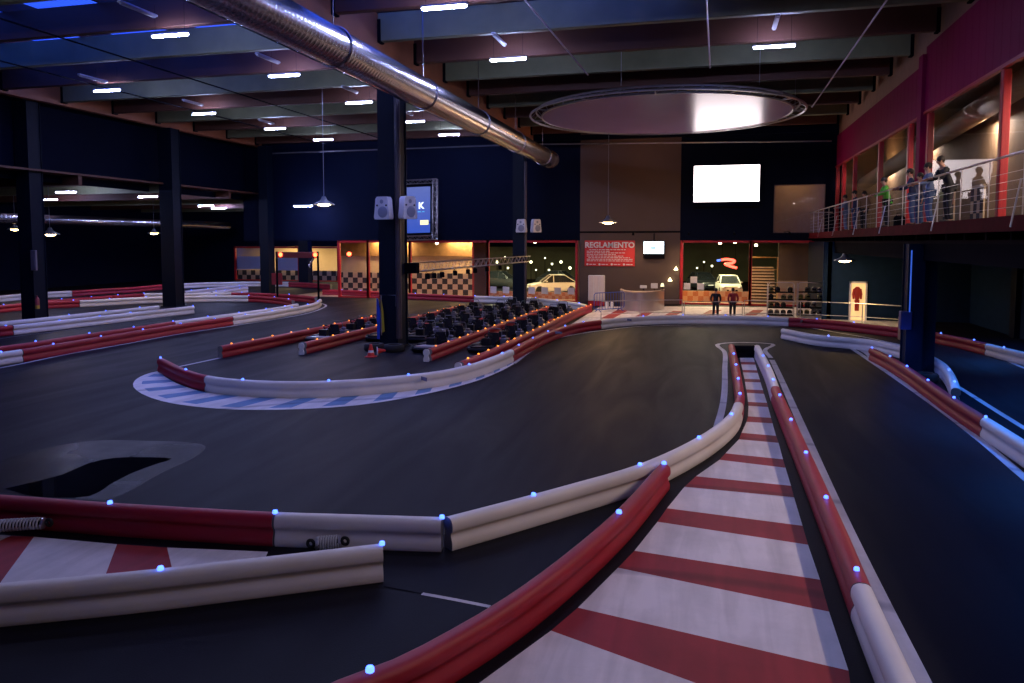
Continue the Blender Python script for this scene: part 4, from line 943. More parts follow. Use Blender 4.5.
# cars
def car(loc, rz, paintm, lb, L=4.1, fancy=True):
    r = empty('car', loc, rz); hw = .84
    st = [(-L/2, .35, .55, .60), (-L/2+.12, .22, .72, .76), (-L/2+.9, .20, .86, .83), (-L/2+1.3, .20, .90, .84), (L/2-1.0, .20, .92, .84), (L/2-.2, .22, .90, .80), (L/2, .38, .75, .70)]
    n = 8; vs = []; fs = []
    for (y, z0, z1, w) in st:
        vs += [(-w+.08, y, z0), (w-.08, y, z0), (w, y, z0+.12), (w+.01, y, (z0+z1)/2), (w-.04, y, z1-.06), (w-.14, y, z1), (-w+.14, y, z1), (-w+.04, y, z1-.06), (-w-.01, y, (z0+z1)/2), (-w, y, z0+.12)]
    n = 10
    for i in range(len(st)-1):
        for t in range(n): u = (t+1) % n; fs.append((i*n+t, i*n+u, i*n+n+u, i*n+n+t))
    fs += [tuple(range(n-1, -1, -1)), tuple(range((len(st)-1)*n, len(st)*n))]
    MB().add(vs, fs).build('body', paintm, r)
    g = [(-L/2+1.05, .88, .70, .88), (-L/2+1.75, .88, .56, 1.42), (L/2-1.2, .9, .56, 1.44), (L/2-.35, .90, .66, .92)]
    vs = []; fs = []
    for (y, zb, w, zt) in g:
        vs += [(-.76, y, zb), (.76, y, zb), (w, y, zt), (-w, y, zt)]
    for i in range(3):
        for t in range(4): u = (t+1) % 4; fs.append((i*4+t, i*4+u, i*4+4+u, i*4+4+t))
    fs += [(3, 2, 1, 0), (12, 13, 14, 15)]
    MB().add(vs, fs).build('glasshouse', mat('car_glass', (.02, .025, .03), .08), r)
    MB().bbox(-.57, .57, -L/2+1.72, L/2-1.18, 1.41, 1.475, .03).build('roof', paintm, r)
    for s_ in (-1, 1):
        for (a, b) in (((s_*.74, -L/2+1.05, .9), (s_*.57, -L/2+1.75, 1.44)), ((s_*.745, -.1, .9), (s_*.58, -.1, 1.44)), ((s_*.72, L/2-.38, .92), (s_*.57, L/2-1.2, 1.45))): MB().tube([a, b], .035, 6).build('window_pillar', paintm, r)
        for y in (-L/2+.8, L/2-.75): MB().lathe([(.05, -.1), (.26, -.1), (.31, -.07), (.31, .07), (.26, .1), (.05, .1)], n=18, axis='x').build('wheel', M_rub, r, loc=(s_*.76, y, .31))
        MB().sph((s_*.55, -L/2+.08, .62), .13, 10, 6, (1.2, .5, .7)).build('headlight', M_alu, r)
        MB().bbox(s_*.86-.09, s_*.86+.09, -L/2+1.25, -L/2+1.4, .92, 1.03, .02).build('mirror', paintm, r)
    MB().bbox(-.4, .4, -L/2-.01, -L/2+.05, .32, .5, .02).build('grille', M_black, r)
    MB().bbox(-.22, .22, -L/2-.03, -L/2, .42, .52, .008).build('number_plate', M_white, r)
    return T(r, lb, 'car')
M_carw = mat('car_white', (.75, .70, .58), .25, var=.03); M_card = mat('car_dark', (.03, .035, .04), .3)
p = fl(730, 291); car((aty(730, 242, 58.5).x, 60.3, 0), math.radians(6), M_carw, 'white car seen from the front behind the right glazing', 4.2)
car((aty(549, 242, 56.5).x, 58.2, 0), math.radians(-68), M_carw, 'white car seen from the side behind the middle glazing', 4.0)
for (px, Y, rz, lb) in ((703, 66, 20, 'dark car parked in the street left of the white one'), (560, 66, 80, 'dark car parked far behind the white one seen from the side'), (500, 64, 85, 'dark car parked beyond the glass left of the far column')):
    car((px_x(px, Y), Y, 0), math.radians(rz), M_card, lb)
# ================================================================== SCREENS AND SIGNS ON THE BACK WALL
a, b = aty(693.5, 202, YB-.25), aty(760, 164.5, YB-.25)
sc = empty('projection_screen', (a.x, YB-.25, a.z)); T(sc, 'big glowing white screen high on the back wall', 'screen')
MB().box(0, b.x-a.x, 0, .02, 0, b.z-a.z).build('lit_face', mat('screen_lit', (1, 1, 1), .5, var=0, emit=(1.0, .86, .90), es=SCREEN), sc)
MB().box(-.05, b.x-a.x+.05, .02, .15, -.05, b.z-a.z+.05).build('back_frame', M_black, sc)
MB().tube([(0, .1, -.35), (b.x-a.x, .1, -.35)], .05, 8).tube([(.3, .12, -.35), (.3, .12, 0)], .03, 6).tube([(b.x-a.x-.3, .12, -.35), (b.x-a.x-.3, .12, 0)], .03, 6).build('lower_bar', M_black, sc)
# projector under the roof
pj = empty('projector', (aty(722, 90, 24).x, 20, 10.4)); 
# television
a, b = aty(643.5, 254, YB-.3), aty(664, 241.5, YB-.3)
tv = empty('television', (a.x, YB-.3, a.z)); T(tv, 'lit television on the brown wall above the reception desk', 'television'); w_, h_ = b.x-a.x, b.z-a.z
MB().bbox(-.04, w_+.04, 0, .08, -.3, h_+.05, .02).build('casing', M_black, tv)
MB().box(0, w_, -.01, 0, .02, h_).build('picture', mat('tv_lit', (1, 1, 1), .5, var=0, emit=(.62, .85, 1.0), es=1.5), tv)
mg = mat('tv_grey', (.3, .4, .45), .5, var=0, emit=(.25, .40, .45), es=1.2)
m = MB(); m.box(w_*.35, w_*.6, -.016, -.012, h_*.35, h_*.62)
for k in range(6): m.box(w_*(.06+.15*k), w_*(.14+.15*k), -.016, -.012, h_*.08, h_*.14); m.box(w_*(.06+.15*k), w_*(.12+.15*k), -.016, -.012, h_*.84, h_*.9)
m.build('picture_marks', mg, tv); MB().tube([(w_*.5, .1, h_), (w_*.5, .1, h_+.5), (w_*.5, .28, h_+.5)], .03, 6).tube([(w_*.5, .05, h_*.5), (w_*.5, .3, h_*.5)], .05, 6).build('wall_arm', M_black, tv)
# rules board
a, b = aty(584.5, 266, YB-.1), aty(635, 240.5, YB-.1); w_, h_ = b.x-a.x, b.z-a.z
rg = empty('rules_board', (a.x, YB-.1, a.z)); T(rg, 'red rules board with white lettering on the brown wall', 'sign')
MB().bbox(0, w_, 0, .06, 0, h_, .01).build('board', mat('sign_red', (.62, .02, .025), .5, var=.04), rg)
text('lettering', 'REGLAMENTO', .50, M_white, rg, (w_/2, -.01, h_-.46), sx=w_*.93/3.05)
def words(x, z, n, h=.055, gap=.05):
    m = MB(); random.seed(int(x*100+z*1000)); e = x+n
    while x < e: L = random.uniform(.08, .28); m.box(x, min(x+L, e), -.012, 0, z, z+h); x += L+gap
    return m
for k, (n, ind) in enumerate([(2.4, .3), (1.5, .15), (2.5, .15), (1.9, .15), (2.4, .15), (2.75, .25), (3.0, .15), (3.0, .15)]):
    words(ind, h_-.62-k*.105, min(n, w_-ind-.12), .045).build('text_line', M_white, rg)
for k in range(4):
    x = .12+k*w_/4.1; MB().lathe([(.0, -.012), (.07, -.012), (.07, 0), (0, 0)], (x+.07, 0, .12), 14, 'y').build('round_symbol', M_white, rg); words(x+.2, .09, .42, .05).build('text_line', M_white, rg)
# tilted screen with the K in a truss frame
a, b = aty(394, 241.5, YB-.6), aty(437, 180, YB-.6); w_, h_ = b.x-a.x, b.z-a.z
ks = empty('framed_screen', (a.x, YB-.7, a.z+.05)); ks.rotation_euler = (math.radians(-6), math.radians(-1.5), 0); T(ks, 'blue lit screen with a white K in a truss frame beside the centre column', 'screen')
MB().box(.3, w_-.3, .0, .08, .3, h_-.3).build('screen_border', M_black, ks)
bm = bpy.data.materials.new('k_screen_lit'); bm.use_nodes = True; nt = bm.node_tree; bs = nt.nodes['Principled BSDF']; tc = nt.nodes.new('ShaderNodeTexCoord'); sp = nt.nodes.new('ShaderNodeSeparateXYZ'); cr = nt.nodes.new('ShaderNodeValToRGB')
nt.links.new(tc.outputs['Generated'], sp.inputs[0]); nt.links.new(sp.outputs[2], cr.inputs[0]); cr.color_ramp.elements[0].color = (.03, .10, .62, 1); cr.color_ramp.elements[1].color = (.12, .17, .52, 1)
nt.links.new(cr.outputs[0], bs.inputs['Emission Color']); bs.inputs['Emission Strength'].default_value = .5; bs.inputs['Base Color'].default_value = (.02, .02, .05, 1)
MB().box(.5, w_-.5, -.012, 0, .5, h_-.5).build('picture', bm, ks)
ml = mat('k_white', (.9, .9, .9), .5, var=0, emit=(.75, .85, 1.0), es=.9)
text('letter', 'K', .62, ml, ks, (w_*.64, -.02, h_*.52)); words(w_*.56, h_*.46, .5, .06).build('small_word', mat('k_cyan', (.1, .5, .6), .5, var=0, emit=(.1, .5, .7), es=.6), ks)
MB().box(w_*.62, w_-.62, -.02, -.012, h_*.25, h_*.25+.32).build('yellow_box', mat('k_yellow', (.8, .75, .4), .5, var=0, emit=(.85, .78, .35), es=.9), ks)
words(w_*.64, h_*.25+.1, .7, .1).build('box_word', M_wall, ks)
def truss(m, p, q, s=.14, n=12, u=None):
    p, q = Vector(p), Vector(q); d = q-p; L = d.length; d.normalize(); u = Vector(u) if u else Vector((0, 1, 0)); v = d.cross(u).normalized()
    C = [u*s+v*s, u*s-v*s, -u*s-v*s, -u*s+v*s]
    for c in C: m.tube([p+c, q+c], .022, 5)
    for i in range(n):
        a_, b_ = p+d*L*i/n, p+d*L*(i+1)/n
        for k in range(4):
            c, e = C[k], C[(k+1) % 4]; m.tube([a_+c, b_+e] if i % 2 else [a_+e, b_+c], .012, 4)
    return m
m = MB(); m.tube([(.2, 0, .15), (.2, .75, .15)], .04, 6).tube([(.2, 0, h_-.15), (.2, .75, h_-.15)], .04, 6)
for (p, q) in (((0, 0, .15), (w_, 0, .15)), ((0, 0, h_-.15), (w_, 0, h_-.15)), ((.15, 0, 0), (.15, 0, h_)), ((w_-.15, 0, 0), (w_-.15, 0, h_))): truss(m, p, q)
tr = m.build('truss_frame', M_alu, ks)
# speakers on the columns
def speaker(loc, rz, lb, s=1.0):
    r = empty('wall_speaker', loc, rz); T(r, lb, 'speaker')
    m = MB(); P = [(-.30, -.40), (.30, -.40), (.33, -.32), (.29, 0), (.26, .34), (.20, .42), (-.20, .42), (-.26, .34), (-.29, 0), (-.33, -.32)]
    m.prism(P, .30, Matrix.Rotation(math.pi/2, 4, 'X')); m.build('cabinet', mat('speaker_white', (.62, .60, .64), .45), r)
    mg_ = mat('speaker_grey', (.25, .26, .34), .6)
    MB().lathe([(.0, -.325), (.15, -.32), (.20, -.305), (.21, -.298)], (0.04, 0, -.14), 18, 'y').build('woofer', mg_, r)
    MB().lathe([(.0, -.315), (.07, -.31), (.08, -.298)], (0, 0, .24), 14, 'y').build('tweeter', mg_, r)
    for s_ in (-1, 1): MB().lathe([(.0, -.305), (.035, -.31), (.04, -.298)], (s_*.19, 0, .1), 10, 'y').build('vent', M_black, r)
    MB().tube([(0, 0, 0), (0, .25, 0)], .05, 8).bbox(-.1, .1, .22, .28, -.15, .15, .02).build('bracket', M_black, r)
    return r
speaker(aty(386, 208.5, 26.05)+Vector((0, 0, 0)), math.radians(-8), 'white speaker facing forward on the front of the centre column')
speaker(aty(405, 208, 26.3), math.radians(62), 'white speaker turned to the right on the centre column')
speaker(aty(522.5, 226, 46.5), math.radians(-10), 'white speaker facing forward on the far column')
speaker(aty(534.5, 226, 46.6), math.radians(50), 'white speaker turned to the right on the far column')
# light truss between the two centre columns with its little lamps
tb = empty('light_truss', (XC+.62, 0, 0)); T(tb, 'long aluminium lighting truss running between the two centre columns', 'truss')
m = truss(MB(), (0, 27.5, 3.02), (0, 46.5, 2.95), .17, 44, u=(1, 0, 0)); m.build('lattice_beam', M_alu, tb)
MB().box(-.3, .2, 27.2, 27.5, 2.8, 3.2).build('clamp', M_black, tb)
for k, (px, py, c) in enumerate([(410, 272, (.5, .6, 1)), (427, 269, (.2, .4, 1)), (434, 269, (1, .35, .3)), (442, 268, None), (455, 268, (.3, 1, .3)), (468, 267, (.6, .6, 1)), (475, 267, (1, .1, .1)), (487, 265, None), (500, 266, (.2, 1, .3))]):
    Y = None
    r_ = ray(px, HORIZON); Y = (XC+.62)*r_.y/r_.x
    if Y < 27.6 or Y > 46.8: continue
    s_ = empty('stage_light', (XC+.62, Y, 2.78)); T(s_, 'little stage light hanging from the truss', 'lamp', 'stage lights on the truss')
    MB().lathe([(.05, -.05), (.1, -.09), (.1, -.28), (.085, -.28), (.085, -.12), (0, -.1)], n=12).build('housing', M_black, s_)
    MB().tube([(0, 0, .0), (-.1, 0, -.06), (-.1, 0, -.16)], .012, 5).build('yoke', M_black, s_)
    if c: MB().lathe([(0, -.27), (.08, -.27)], n=12).build('lens', mat('lens_%d' % k, c, .3, var=0, emit=c, es=6, sample=False), s_)
# start gantry with red lamps, far left of the centre column
gy = 46.0
ga = empty('start_banner', (px_x(277, gy), gy, 3.05)); T(ga, 'dark red start banner with lit red lamps under the back wall', 'banner')
gw = px_x(318, gy)-px_x(278, gy)
MB().bbox(0, gw, -.08, .08, -.12, .28, .03).build('banner_board', mat('banner_red', (.16, .02, .03), .5), ga)
words(.5, .02, gw-1.1, .14).build('lettering', mat('banner_letters', (.45, .4, .5), .5), ga)
for x in (.3, gw-.1):
    MB().lathe([(0, -.14), (.13, -.13), (.15, -.09)], (x, 0, .1), 12, 'y').build('red_lamp', mat('signal_red', (1, .1, .03), .4, var=0, emit=(1, .06, .02), es=9), ga)
MB().tube([(gw-.2, 0, -.05), (gw-.6, 0, -.6), (gw-.5, -.1, -.75)], .06, 6).build('lamp_arm', M_alu, ga)
MB().tube([(-.05, 0, -3.05), (-.05, 0, .3)], .07, 6).tube([(gw+.05, 0, -3.05), (gw+.05, 0, .3)], .07, 6).build('post', M_black, ga)
T(MB().lathe([(0, -.12), (.12, -.11), (.14, -.05), (.14, .1), (0, .1)], n=12, axis='y').build('signal_lamp', MC['signal_red'], loc=aty(349, 254, 49.88)), 'single lit red lamp left of the centre column', 'lamp')
T(MB().bbox(-.42, .42, -.05, .05, -.42, .42, .02).bbox(-.3, .3, -.06, -.05, -.03, .03, .004).build('red_sign', mat('red_plate', (.20, .01, .02), .5), loc=aty(277, 279, 48.88)), 'dark red square plate on the column by the far left glazing', 'sign')
for (px, py, lb) in ((36, 248, 'upper'), ):
    pass
ext = empty('fire_extinguisher', (XL-.02, 30.35, 1.0)); T(ext, 'small extinguisher fixed to the nearest left column', 'extinguisher')
MB().lathe([(0, -.3), (.09, -.29), (.1, -.2), (.1, .18), (.06, .27), (.03, .3), (.03, .36), (0, .36)], n=14).build('cylinder', mat('ext_red', (.35, .05, .06), .4), ext); MB().lathe([(.101, -.28), (.101, -.12)], n=14).build('yellow_label', mat('ext_yellow', (.6, .38, .03), .5), ext)
T(MB().bbox(-.16, .16, -.06, .06, -.5, .5, .02).bbox(-.10, .10, -.08, -.06, -.35, .2, .01).build('notice_plate', mat('plate_grey', (.18, .15, .17), .5), loc=(XL-.18, 30.42, 3.1)), 'narrow grey notice on the nearest left column below the glaring lamp', 'sign')
# ================================================================== RECEPTION
M_met = mat('desk_metal', (.55, .50, .52), .28, .85, var=.12, scale=1.5)
dk = empty('reception_desk', (0, 0, 0)); T(dk, 'curved brushed metal reception desk with a pale top', 'desk')
c0 = fl(641, 311); pts = [(620, 308), (626, 310.5), (636, 311.6), (648, 311.5), (658, 310.5), (664, 308.5)]
P, _ = catmull([fl(*q) for q in pts], .15); n = len(P); dk.location = c0
vs = []; fs = []
for p in P:
    q = p-c0; vs += [(q.x, q.y, 0), (q.x, q.y, 1.1), (q.x, q.y+.12, 0), (q.x, q.y+.12, 1.1)]
for i in range(n-1):
    a_ = i*4; fs += [(a_, a_+4, a_+5, a_+1), (a_+2, a_+3, a_+7, a_+6), (a_+1, a_+5, a_+7, a_+3)]
fs += [(0, 1, 3, 2), (n*4-4, n*4-2, n*4-1, n*4-3)]
MB().add(vs, fs).build('front_panel', M_met, dk)
vs = []; fs = []
for p in P:
    q = p-c0; vs += [(q.x, q.y-.12, 1.1), (q.x, q.y-.12, 1.16), (q.x, q.y+.5, 1.1), (q.x, q.y+.5, 1.16)]
for i in range(n-1):
    a_ = i*4; fs += [(a_, a_+4, a_+5, a_+1), (a_+2, a_+3, a_+7, a_+6), (a_+1, a_+5, a_+7, a_+3), (a_, a_+2, a_+6, a_+4)]
fs += [(0, 1, 3, 2), (n*4-4, n*4-2, n*4-1, n*4-3)]
MB().add(vs, fs).build('desk_top', mat('desk_top', (.6, .45, .32), .4), dk)
for (px, kind, lb) in ((643, 'mon', 'small grey monitor standing on the reception desk'), (654, 'mon', 'white monitor standing on the right of the reception desk'), (662, 'pot', 'small pale lamp at the right end of the reception desk')):
    q = fl(px, 290.6, 1.16); q.y += .25
    r = empty('monitor' if kind == 'mon' else 'desk_lamp', q); T(r, lb, 'monitor' if kind == 'mon' else 'lamp')
    if kind == 'mon': MB().bbox(-.2, .2, -.03, .03, .12, .42 if px > 650 else .3, .02).build('display', M_white, r); MB().tube([(0, .02, 0), (0, .02, .15)], .03, 6).bbox(-.1, .1, -.07, .09, 0, .02, .005).build('foot', M_black, r)
    else: MB().lathe([(.12, .22), (.07, .42), (0, .43)], n=12).build('lamp_shade', mat('shade_lit', (.8, .75, .5), .5, var=0, emit=(.8, .8, .5), es=.8), r); MB().lathe([(.08, 0), (.02, .03), (.02, .25)], n=10).build('base', M_black, r)
for (px, py, lb) in ((661, 270, 'upper'), (657, 281, 'lower')):
    q = aty(px+15 if px == 661 else px+13, py, YB-.3); T(MB().lathe([(.02, .2), (.14, .0), (0, -.02)], n=12).tube([(0, 0, .15), (0, .2, .2)], .015, 5).build('wall_lamp', mat('wall_lamp_lit', (1, .9, .6), .4, var=0, emit=(1, .8, .4), es=5), loc=(min(q.x, px_x(679, YB)-.1), q.y, q.z)), 'tiny lit wall lamp beside the right glazing, %s one' % lb, 'lamp')
for x_, y_, e_ in ((-1.2, 48.6, 90), (-4.6, 48.4, 90), (1.5, 47.6, 60), (4.5, 46.5, 60)): lamp_light('reception_fill', (x_, y_, 4.4), e_, (1, .62, .34), .25, spot=150); T(MB().lathe([(.09, .0), (.06, .14), (0, .16)], n=12).tube([(0, 0, .14), (0, .3, .2), (0, 49.9-y_, .2)], .018, 5).build('added_arm_lamp', M_black, loc=(x_, y_, 4.42)), 'added black arm lamp on the back wall, '+{-1.2: 'just right of the television', -4.6: 'just above the red rules board', 1.5: 'over the right lobby window', 4.5: 'over the helmet racks'}[x_], 'lamp')  # added warm fill for the reception, dressed with made-up arm fixtures
lk = empty('white_cabinet', fl(596, 306)); T(lk, 'tall white slatted cabinet with a red base left of the reception desk', 'cabinet')
MB().bbox(-.5, .5, 0, .4, .32, 1.92, .02).build('body', M_white, lk); MB().bbox(-.5, .5, 0, .4, 0, .32, .02).build('red_base', M_frame, lk)
for k in range(3): MB().box(-.46+k*.32, -.46+k*.32+.29, -.02, 0, .36, 1.88).build('door', mat('door_pinkish', (.68, .60, .58), .5), lk)
# blue crowd barrier
M_bl = mat('barrier_blue', (.03, .09, .45), .4, .2)
a, b = fl(594, 312.5), fl(624, 310.5); cb = empty('crowd_barrier', a, math.atan2(b.y-a.y, b.x-a.x)); L = (b-a).length; T(cb, 'blue steel crowd barrier in front of the white cabinet', 'barrier')
MB().tube([(.1, 0, .15), (0, 0, .25), (0, 0, 1.0), (.1, 0, 1.1), (L-.1, 0, 1.1), (L, 0, 1.0), (L, 0, .25), (L-.1, 0, .15), (.1, 0, .15)], .025, 6).build('frame', M_bl, cb)
m = MB()
for k in range(1, 11): m.tube([(L*k/11, 0, .15), (L*k/11, 0, 1.1)], .012, 5)
m.build('bars', M_bl, cb)
for x in (.3, L-.3): MB().tube([(x, -.28, .015), (x, 0, .16), (x, .28, .015)], .02, 6).build('foot', M_bl, cb)
for k, px in enumerate((607, 612)):
    q = fl(px, 309.5); T(MB().bbox(-.1, .1, -.1, .1, 0, .45, .04).build('white_box', M_white, loc=q), ['left', 'right'][k]+' of two small white boxes behind the blue crowd barrier', 'box')
# steel railing in front of the reception
def railing(pts, lb, H=1.0, gap=2.0):
    P = [fl(*q) for q in pts]; r = empty('track_railing', P[0]); T(r, lb, 'railing'); o = P[0]
    MB().tube([p-o+Vector((0, 0, H)) for p in P], .025, 6).build('top_rail', M_alu, r); MB().tube([p-o+Vector((0, 0, .35)) for p in P], .018, 6).build('lower_rail', M_alu, r)
    for i in range(len(P)-1):
        d = P[i+1]-P[i]; n = max(1, round(d.length/gap))
        for k in range(n+(i == len(P)-2)): q = P[i]+d*k/n-o; MB().tube([q, q+Vector((0, 0, H))], .022, 6).build('post', M_alu, r)
railing([(601, 321), (640, 319.5), (682, 319)], 'thin steel railing along the track before the reception desk')
railing([(684, 321.2), (742, 321.4)], 'white framed steel railing before the two standing people', 1.0, 3.1)
railing([(744, 319.8), (800, 320.8), (862, 324), (906, 327.5)], 'thin steel railing before the helmet racks and the lit doorway')
# helmet racks
def rack(px0, px1, lb):
    a, b = fl(px0, 317), fl(px1, 317); L = b.x-a.x; r = empty('helmet_rack', a); T(r, lb, 'rack')
    m = MB(); D = .5; H = 1.85
    for x in (0, L):
        m.tube([(x, 0, .0), (x, 0, H-.1), (x+(.1 if x == 0 else -.1), 0, H)], .022, 6); m.tube([(x, D, 0), (x, D, H-.05)], .022, 6)
    m.tube([(.1, 0, H), (L-.1, 0, H)], .022, 6); m.build('frame', M_alu, r)
    zs = (.12, .52, .95, 1.35)
    for z in zs: MB().bbox(.02, L-.02, .0, D, z-.05, z, .008).build('shelf', M_black, r)
    return a, L, zs
M_hel = [mat('helmet_black', (.02, .02, .025), .2), mat('helmet_grey', (.12, .11, .11), .25), mat('helmet_olive', (.10, .09, .03), .3)]
def make_helmet(mm):
    r = empty('helmet'); m = MB(); m.lathe([(.10, 0), (.125, .04), (.135, .12), (.125, .19), (.09, .245), (.04, .268), (0, .272)], n=14); m.bbox(-.09, .09, -.16, -.08, .01, .09, .03); m.build('shell', mm, r)
    MB().bbox(-.10, .10, -.145, -.09, .10, .18, .02).build('visor', mat('visor_dark', (.01, .01, .012), .08), r); return r
hp = [make_helmet(m_) for m_ in M_hel]; used = [False]*3; random.seed(3)
for (p0, p1, lb, g) in ((767.5, 793, 'left steel helmet rack behind the far barrier', 'helmets on the left rack'), (797.5, 823, 'right steel helmet rack behind the far barrier', 'helmets on the right rack')):
    a, L, zs = rack(p0, p1, lb)
    for zi, z in enumerate(zs):
        for k in range(4):
            if random.random() < .1: continue
            i = random.choice([0, 0, 1, 2] if zi else [1, 1, 2, 0])
            o = hp[i] if not used[i] else copy_tree(hp[i]); used[i] = True
            o.location = (a.x+.17+k*(L-.36)/3, a.y+.25, z+.002); o.rotation_euler.z = random.uniform(-.5, .5)
            sh = ['lowest', 'second lowest', 'second highest', 'top'][zi]; cn = ['black', 'grey', 'olive'][i]
            T(o, '%s racing helmet on the %s shelf of the %s rack' % (cn, sh, 'left' if 'left' in g else 'right'), 'helmet', '%s helmets, %s shelf, %s' % (cn, sh, g.split('on the ')[1]))
# ================================================================== PEOPLE
def skin(name, V, E, m, parent=None, levels=2, root=0):
    me = bpy.data.meshes.new(name); me.from_pydata([v[0] for v in V], E, []); me.materials.append(m)
    o = bpy.data.objects.new(name, me); COL.objects.link(o)
    if parent: o.parent = parent
    me.skin_vertices.new(name='s') if hasattr(me.skin_vertices, 'new') else None
    md = o.modifiers.new('skin', 'SKIN'); md.use_smooth_shade = True; md.branch_smoothing = .6
    if not me.skin_vertices:
        bpy.context.view_layer.objects.active = o
    sv = me.skin_vertices[0].data if me.skin_vertices else None
    if sv:
        for i, v in enumerate(V): sv[i].radius = v[1] if isinstance(v[1], tuple) else (v[1], v[1])
        sv[root].use_root = True
    sb = o.modifiers.new('smooth', 'SUBSURF'); sb.levels = levels; sb.render_levels = levels
    return o
M_skin = mat('skin', (.45, .24, .16), .5, var=.05); M_hair = mat('hair_dark', (.02, .014, .01), .6)
def person(loc, rz, jacket, trousers, lb, H=1.75, lean=0.0, arms='down', stride=.0, hair=M_hair):
    """faces -y; lean in radians forward; arms: down, rail, pockets"""
    r = empty('person', loc, rz); s = H/1.75; r.scale = (s, s, s); T(r, lb, 'person')
    c, sn = math.cos(lean), math.sin(lean)
    def up(x, y, z):      # rotate about the hips
        dy, dz = y, z-.95; return (x, dy*c-dz*sn, .95+dz*c+dy*sn)
    hipL, hipR = (-.09, 0, .90), (.09, 0, .90)
    kL, kR = (-.10, -.03-stride, .49), (.11, -.03+stride, .49); aL, aR = (-.11, .03-stride*1.3, .09), (.12, .03+stride*1.3, .09)
    P = dict(pel=(0, 0, .95), sp=up(0, .01, 1.14), ch=up(0, 0, 1.34), nk=up(0, .0, 1.47), hd=up(0, -.03, 1.57), top=up(0, -.02, 1.67))
    nb = Vector(P['nk'])
    for k in ('hd', 'top'):   # the head stays more upright than the back
        d = Vector(P[k])-nb; d = Matrix.Rotation(-lean*.5, 3, 'X') @ d; P[k] = tuple(nb+d)
    sh = [up(s_*.185, .01, 1.41) for s_ in (-1, 1)]
    el, wr, pm = [], [], []
    for i, s_ in enumerate((-1, 1)):
        S0 = Vector(sh[i])
        if arms == 'rail': e = S0+Vector((s_*.06, -.10, -.25)); w = e+Vector((-s_*.03, -.23, -.03))
        elif arms == 'pockets': e = S0+Vector((s_*.08, .06, -.27)); w = e+Vector((-s_*.07, -.12, -.20))
        else: e = S0+Vector((s_*.05, .03, -.28)); w = e+Vector((0, -.07, -.24))
        el.append(tuple(e)); wr.append(tuple(w)); pm.append(tuple(w+(w-e).normalized()*.07))
    # body: one continuous surface with fingers
    V = [(P['pel'], (.12, .09)), (P['sp'], (.11, .085)), (P['ch'], (.13, .09)), (P['nk'], .05), (P['hd'], (.072, .085)), (P['top'], (.070, .082))]
    E = [(0, 1), (1, 2), (2, 3), (3, 4), (4, 5)]
    def ad(p, rad, pa): V.append((tuple(p), rad)); E.append((pa, len(V)-1)); return len(V)-1
    ad(tuple(Vector(P['hd'])+Vector((0, -.095, .0))), .013, 4)     # nose
    for i, s_ in enumerate((-1, 1)):
        a_ = ad(sh[i], .052, 2); b_ = ad(el[i], .038, a_); w_ = ad(wr[i], .026, b_); p_ = ad(pm[i], (.03, .018), w_)
        d = (Vector(pm[i])-Vector(wr[i])).normalized(); sd = d.cross(Vector((0, 1, .3))).normalized()
        for k, ln in enumerate((.065, .075, .07, .055)):
            q = Vector(pm[i])+sd*(.024*(k-1.5))+d*.03; f1 = ad(q+d*ln*.4, .0085, p_); ad(q+d*ln+Vector((0, 0, -.015)), .0075, f1)
        t1 = ad(Vector(wr[i])+d*.03-sd*.04, .010, w_); ad(Vector(wr[i])+d*.07-sd*.055, .008, t1)
    for i, (h, k, an) in enumerate(((hipL, kL, aL), (hipR, kR, aR))):
        a_ = ad(h, .085, 0); b_ = ad(k, .055, a_); w_ = ad(an, .038, b_); ad((an[0], an[1]-.14, .035), .032, w_)
    skin('body', V, E, M_skin, r)
    # clothes follow the same joints a little outside the body
    V = [(up(0, 0, .86), (.15, .115)), (P['pel'], (.152, .115)), (P['sp'], (.145, .112)), (P['ch'], (.160, .115)), (up(0, .0, 1.44), (.075, .07))]; E = [(0, 1), (1, 2), (2, 3), (3, 4)]
    for i in range(2): a_ = ad(sh[i], .072, 3); b_ = ad(el[i], .056, a_); w_ = ad(wr[i], .042, b_)
    skin('jacket', V, E, jacket, r, root=1)
    V = [((0, 0, .94), (.138, .108))]; E = []
    for (h, k, an) in ((hipL, kL, aL), (hipR, kR, aR)): a_ = ad(h, .098, 0); b_ = ad(k, .070, a_); ad((an[0], an[1], .08), .058, b_)
    skin('trousers', V, E, trousers, r)
    for an in (aL, aR): MB().bbox(an[0]-.05, an[0]+.05, an[1]-.19, an[1]+.08, 0, .085, .03).build('shoe', M_rub, r)
    hd = Vector(P['hd']); tp = Vector(P['top']); m = MB(); ctr = hd.lerp(tp, .62)+Vector((0, .022, .012))
    m.sph(ctr, .102, 14, 10, (.88, 1.02, .98)); m.build('hair', hair, r)
    for s_ in (-1, 1):
        MB().sph(hd.lerp(tp, .35)+Vector((s_*.032, -.083, 0)), .011, 8, 6).build('eye', M_dark, r); MB().sph(hd+Vector((s_*.083, -.0, .01)), .026, 8, 6, (.4, .8, 1.2)).build('ear', M_skin, r)
    return r
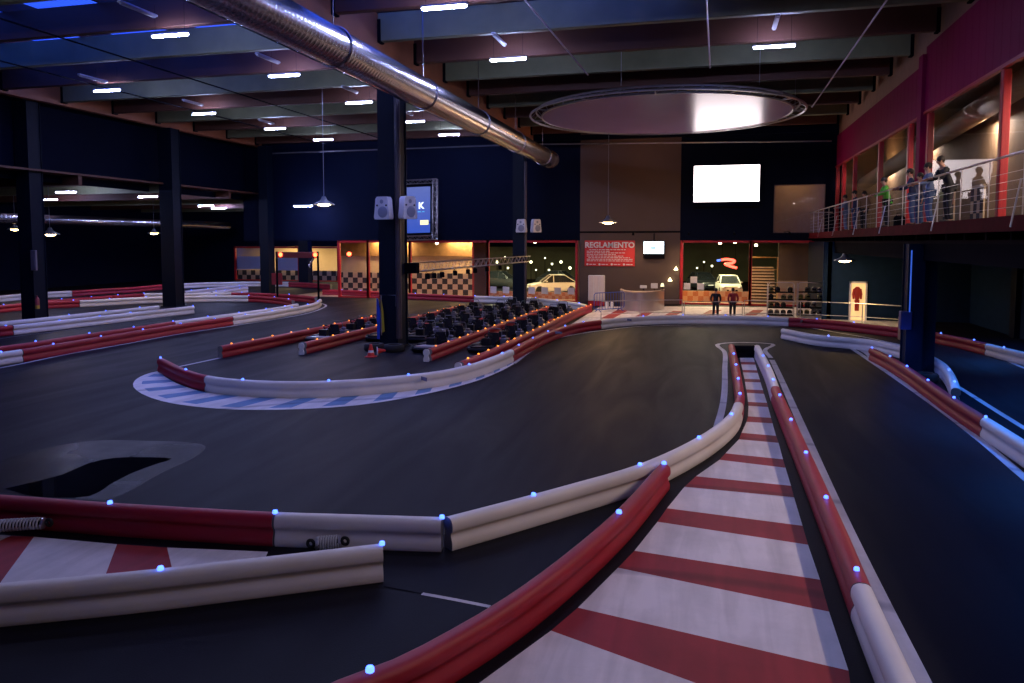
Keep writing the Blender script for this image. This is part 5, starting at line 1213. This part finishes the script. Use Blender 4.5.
def cl(n, c): return mat('cloth_'+n, c, .8, var=.12, scale=6)
jean = cl('jeans', (.05, .09, .22)); blk = cl('black', (.015, .015, .02)); nav = cl('navy', (.02, .03, .09)); grn = cl('green', (.10, .50, .05)); lbl = cl('lightblue', (.13, .18, .32)); gry = cl('grey', (.14, .14, .17)); rdj = cl('red', (.28, .02, .03)); brn = cl('brown', (.16, .09, .05))
q = fl(715.5, 320); person((q.x, q.y, 0), math.radians(172), blk, blk, 'person in black jacket standing behind the railing, seen from behind, left of two', 1.66, 0, 'pockets')
q = fl(732.5, 320); person((q.x, q.y, 0), math.radians(190), rdj, blk, 'person in dark red jacket behind the railing, right of two', 1.68, 0, 'pockets')
gx = XD+.52; F_ = -math.pi/2
def gp(px, dx, jk, tr_, lb, H, lean, arms, rz=0): 
    x = gx+dx; person((x, px_y(px, x), DZK), F_+math.radians(rz), jk, tr_, lb, H, lean, arms)
gp(845, -.02, lbl, lbl, 'person in pale blue clothes standing farthest along the gallery', 1.8, .08, 'rail')
gp(854, .1, nav, jean, 'person in navy jacket standing beside the one in pale blue', 1.9, .05, 'down')
gp(863, .3, brn, blk, 'person in brown jacket in the shade behind the gallery railing', 1.8, .0, 'pockets', 30)
gp(886, .0, grn, blk, 'person in a bright green jacket leaning on the gallery railing', 1.95, .2, 'rail')
gp(911, .0, nav, jean, 'person with dark hair and navy top beside the gallery pilaster', 1.93, .14, 'rail', -10)
gp(928, .05, lbl, jean, 'person in blue sweater and jeans right of the gallery pilaster', 1.93, .1, 'rail')
gp(947, .0, blk, blk, 'person in black bending forward over the near gallery railing', 1.95, .36, 'rail', 5)
gp(918, .35, gry, jean, 'person in grey behind the others at the gallery pilaster', 1.82, .0, 'down', 15)
bg_ = MB().bbox(-.18, .18, -.12, .12, 0, .42, .06).tube([(-.1, 0, .4), (-.08, 0, .52), (.08, 0, .52), (.1, 0, .4)], .012, 6).build('bag', M_black, loc=(gx+.15, px_y(897, gx+.1), DZK)); T(bg_, 'black bag on the gallery floor right of the green jacket', 'bag')
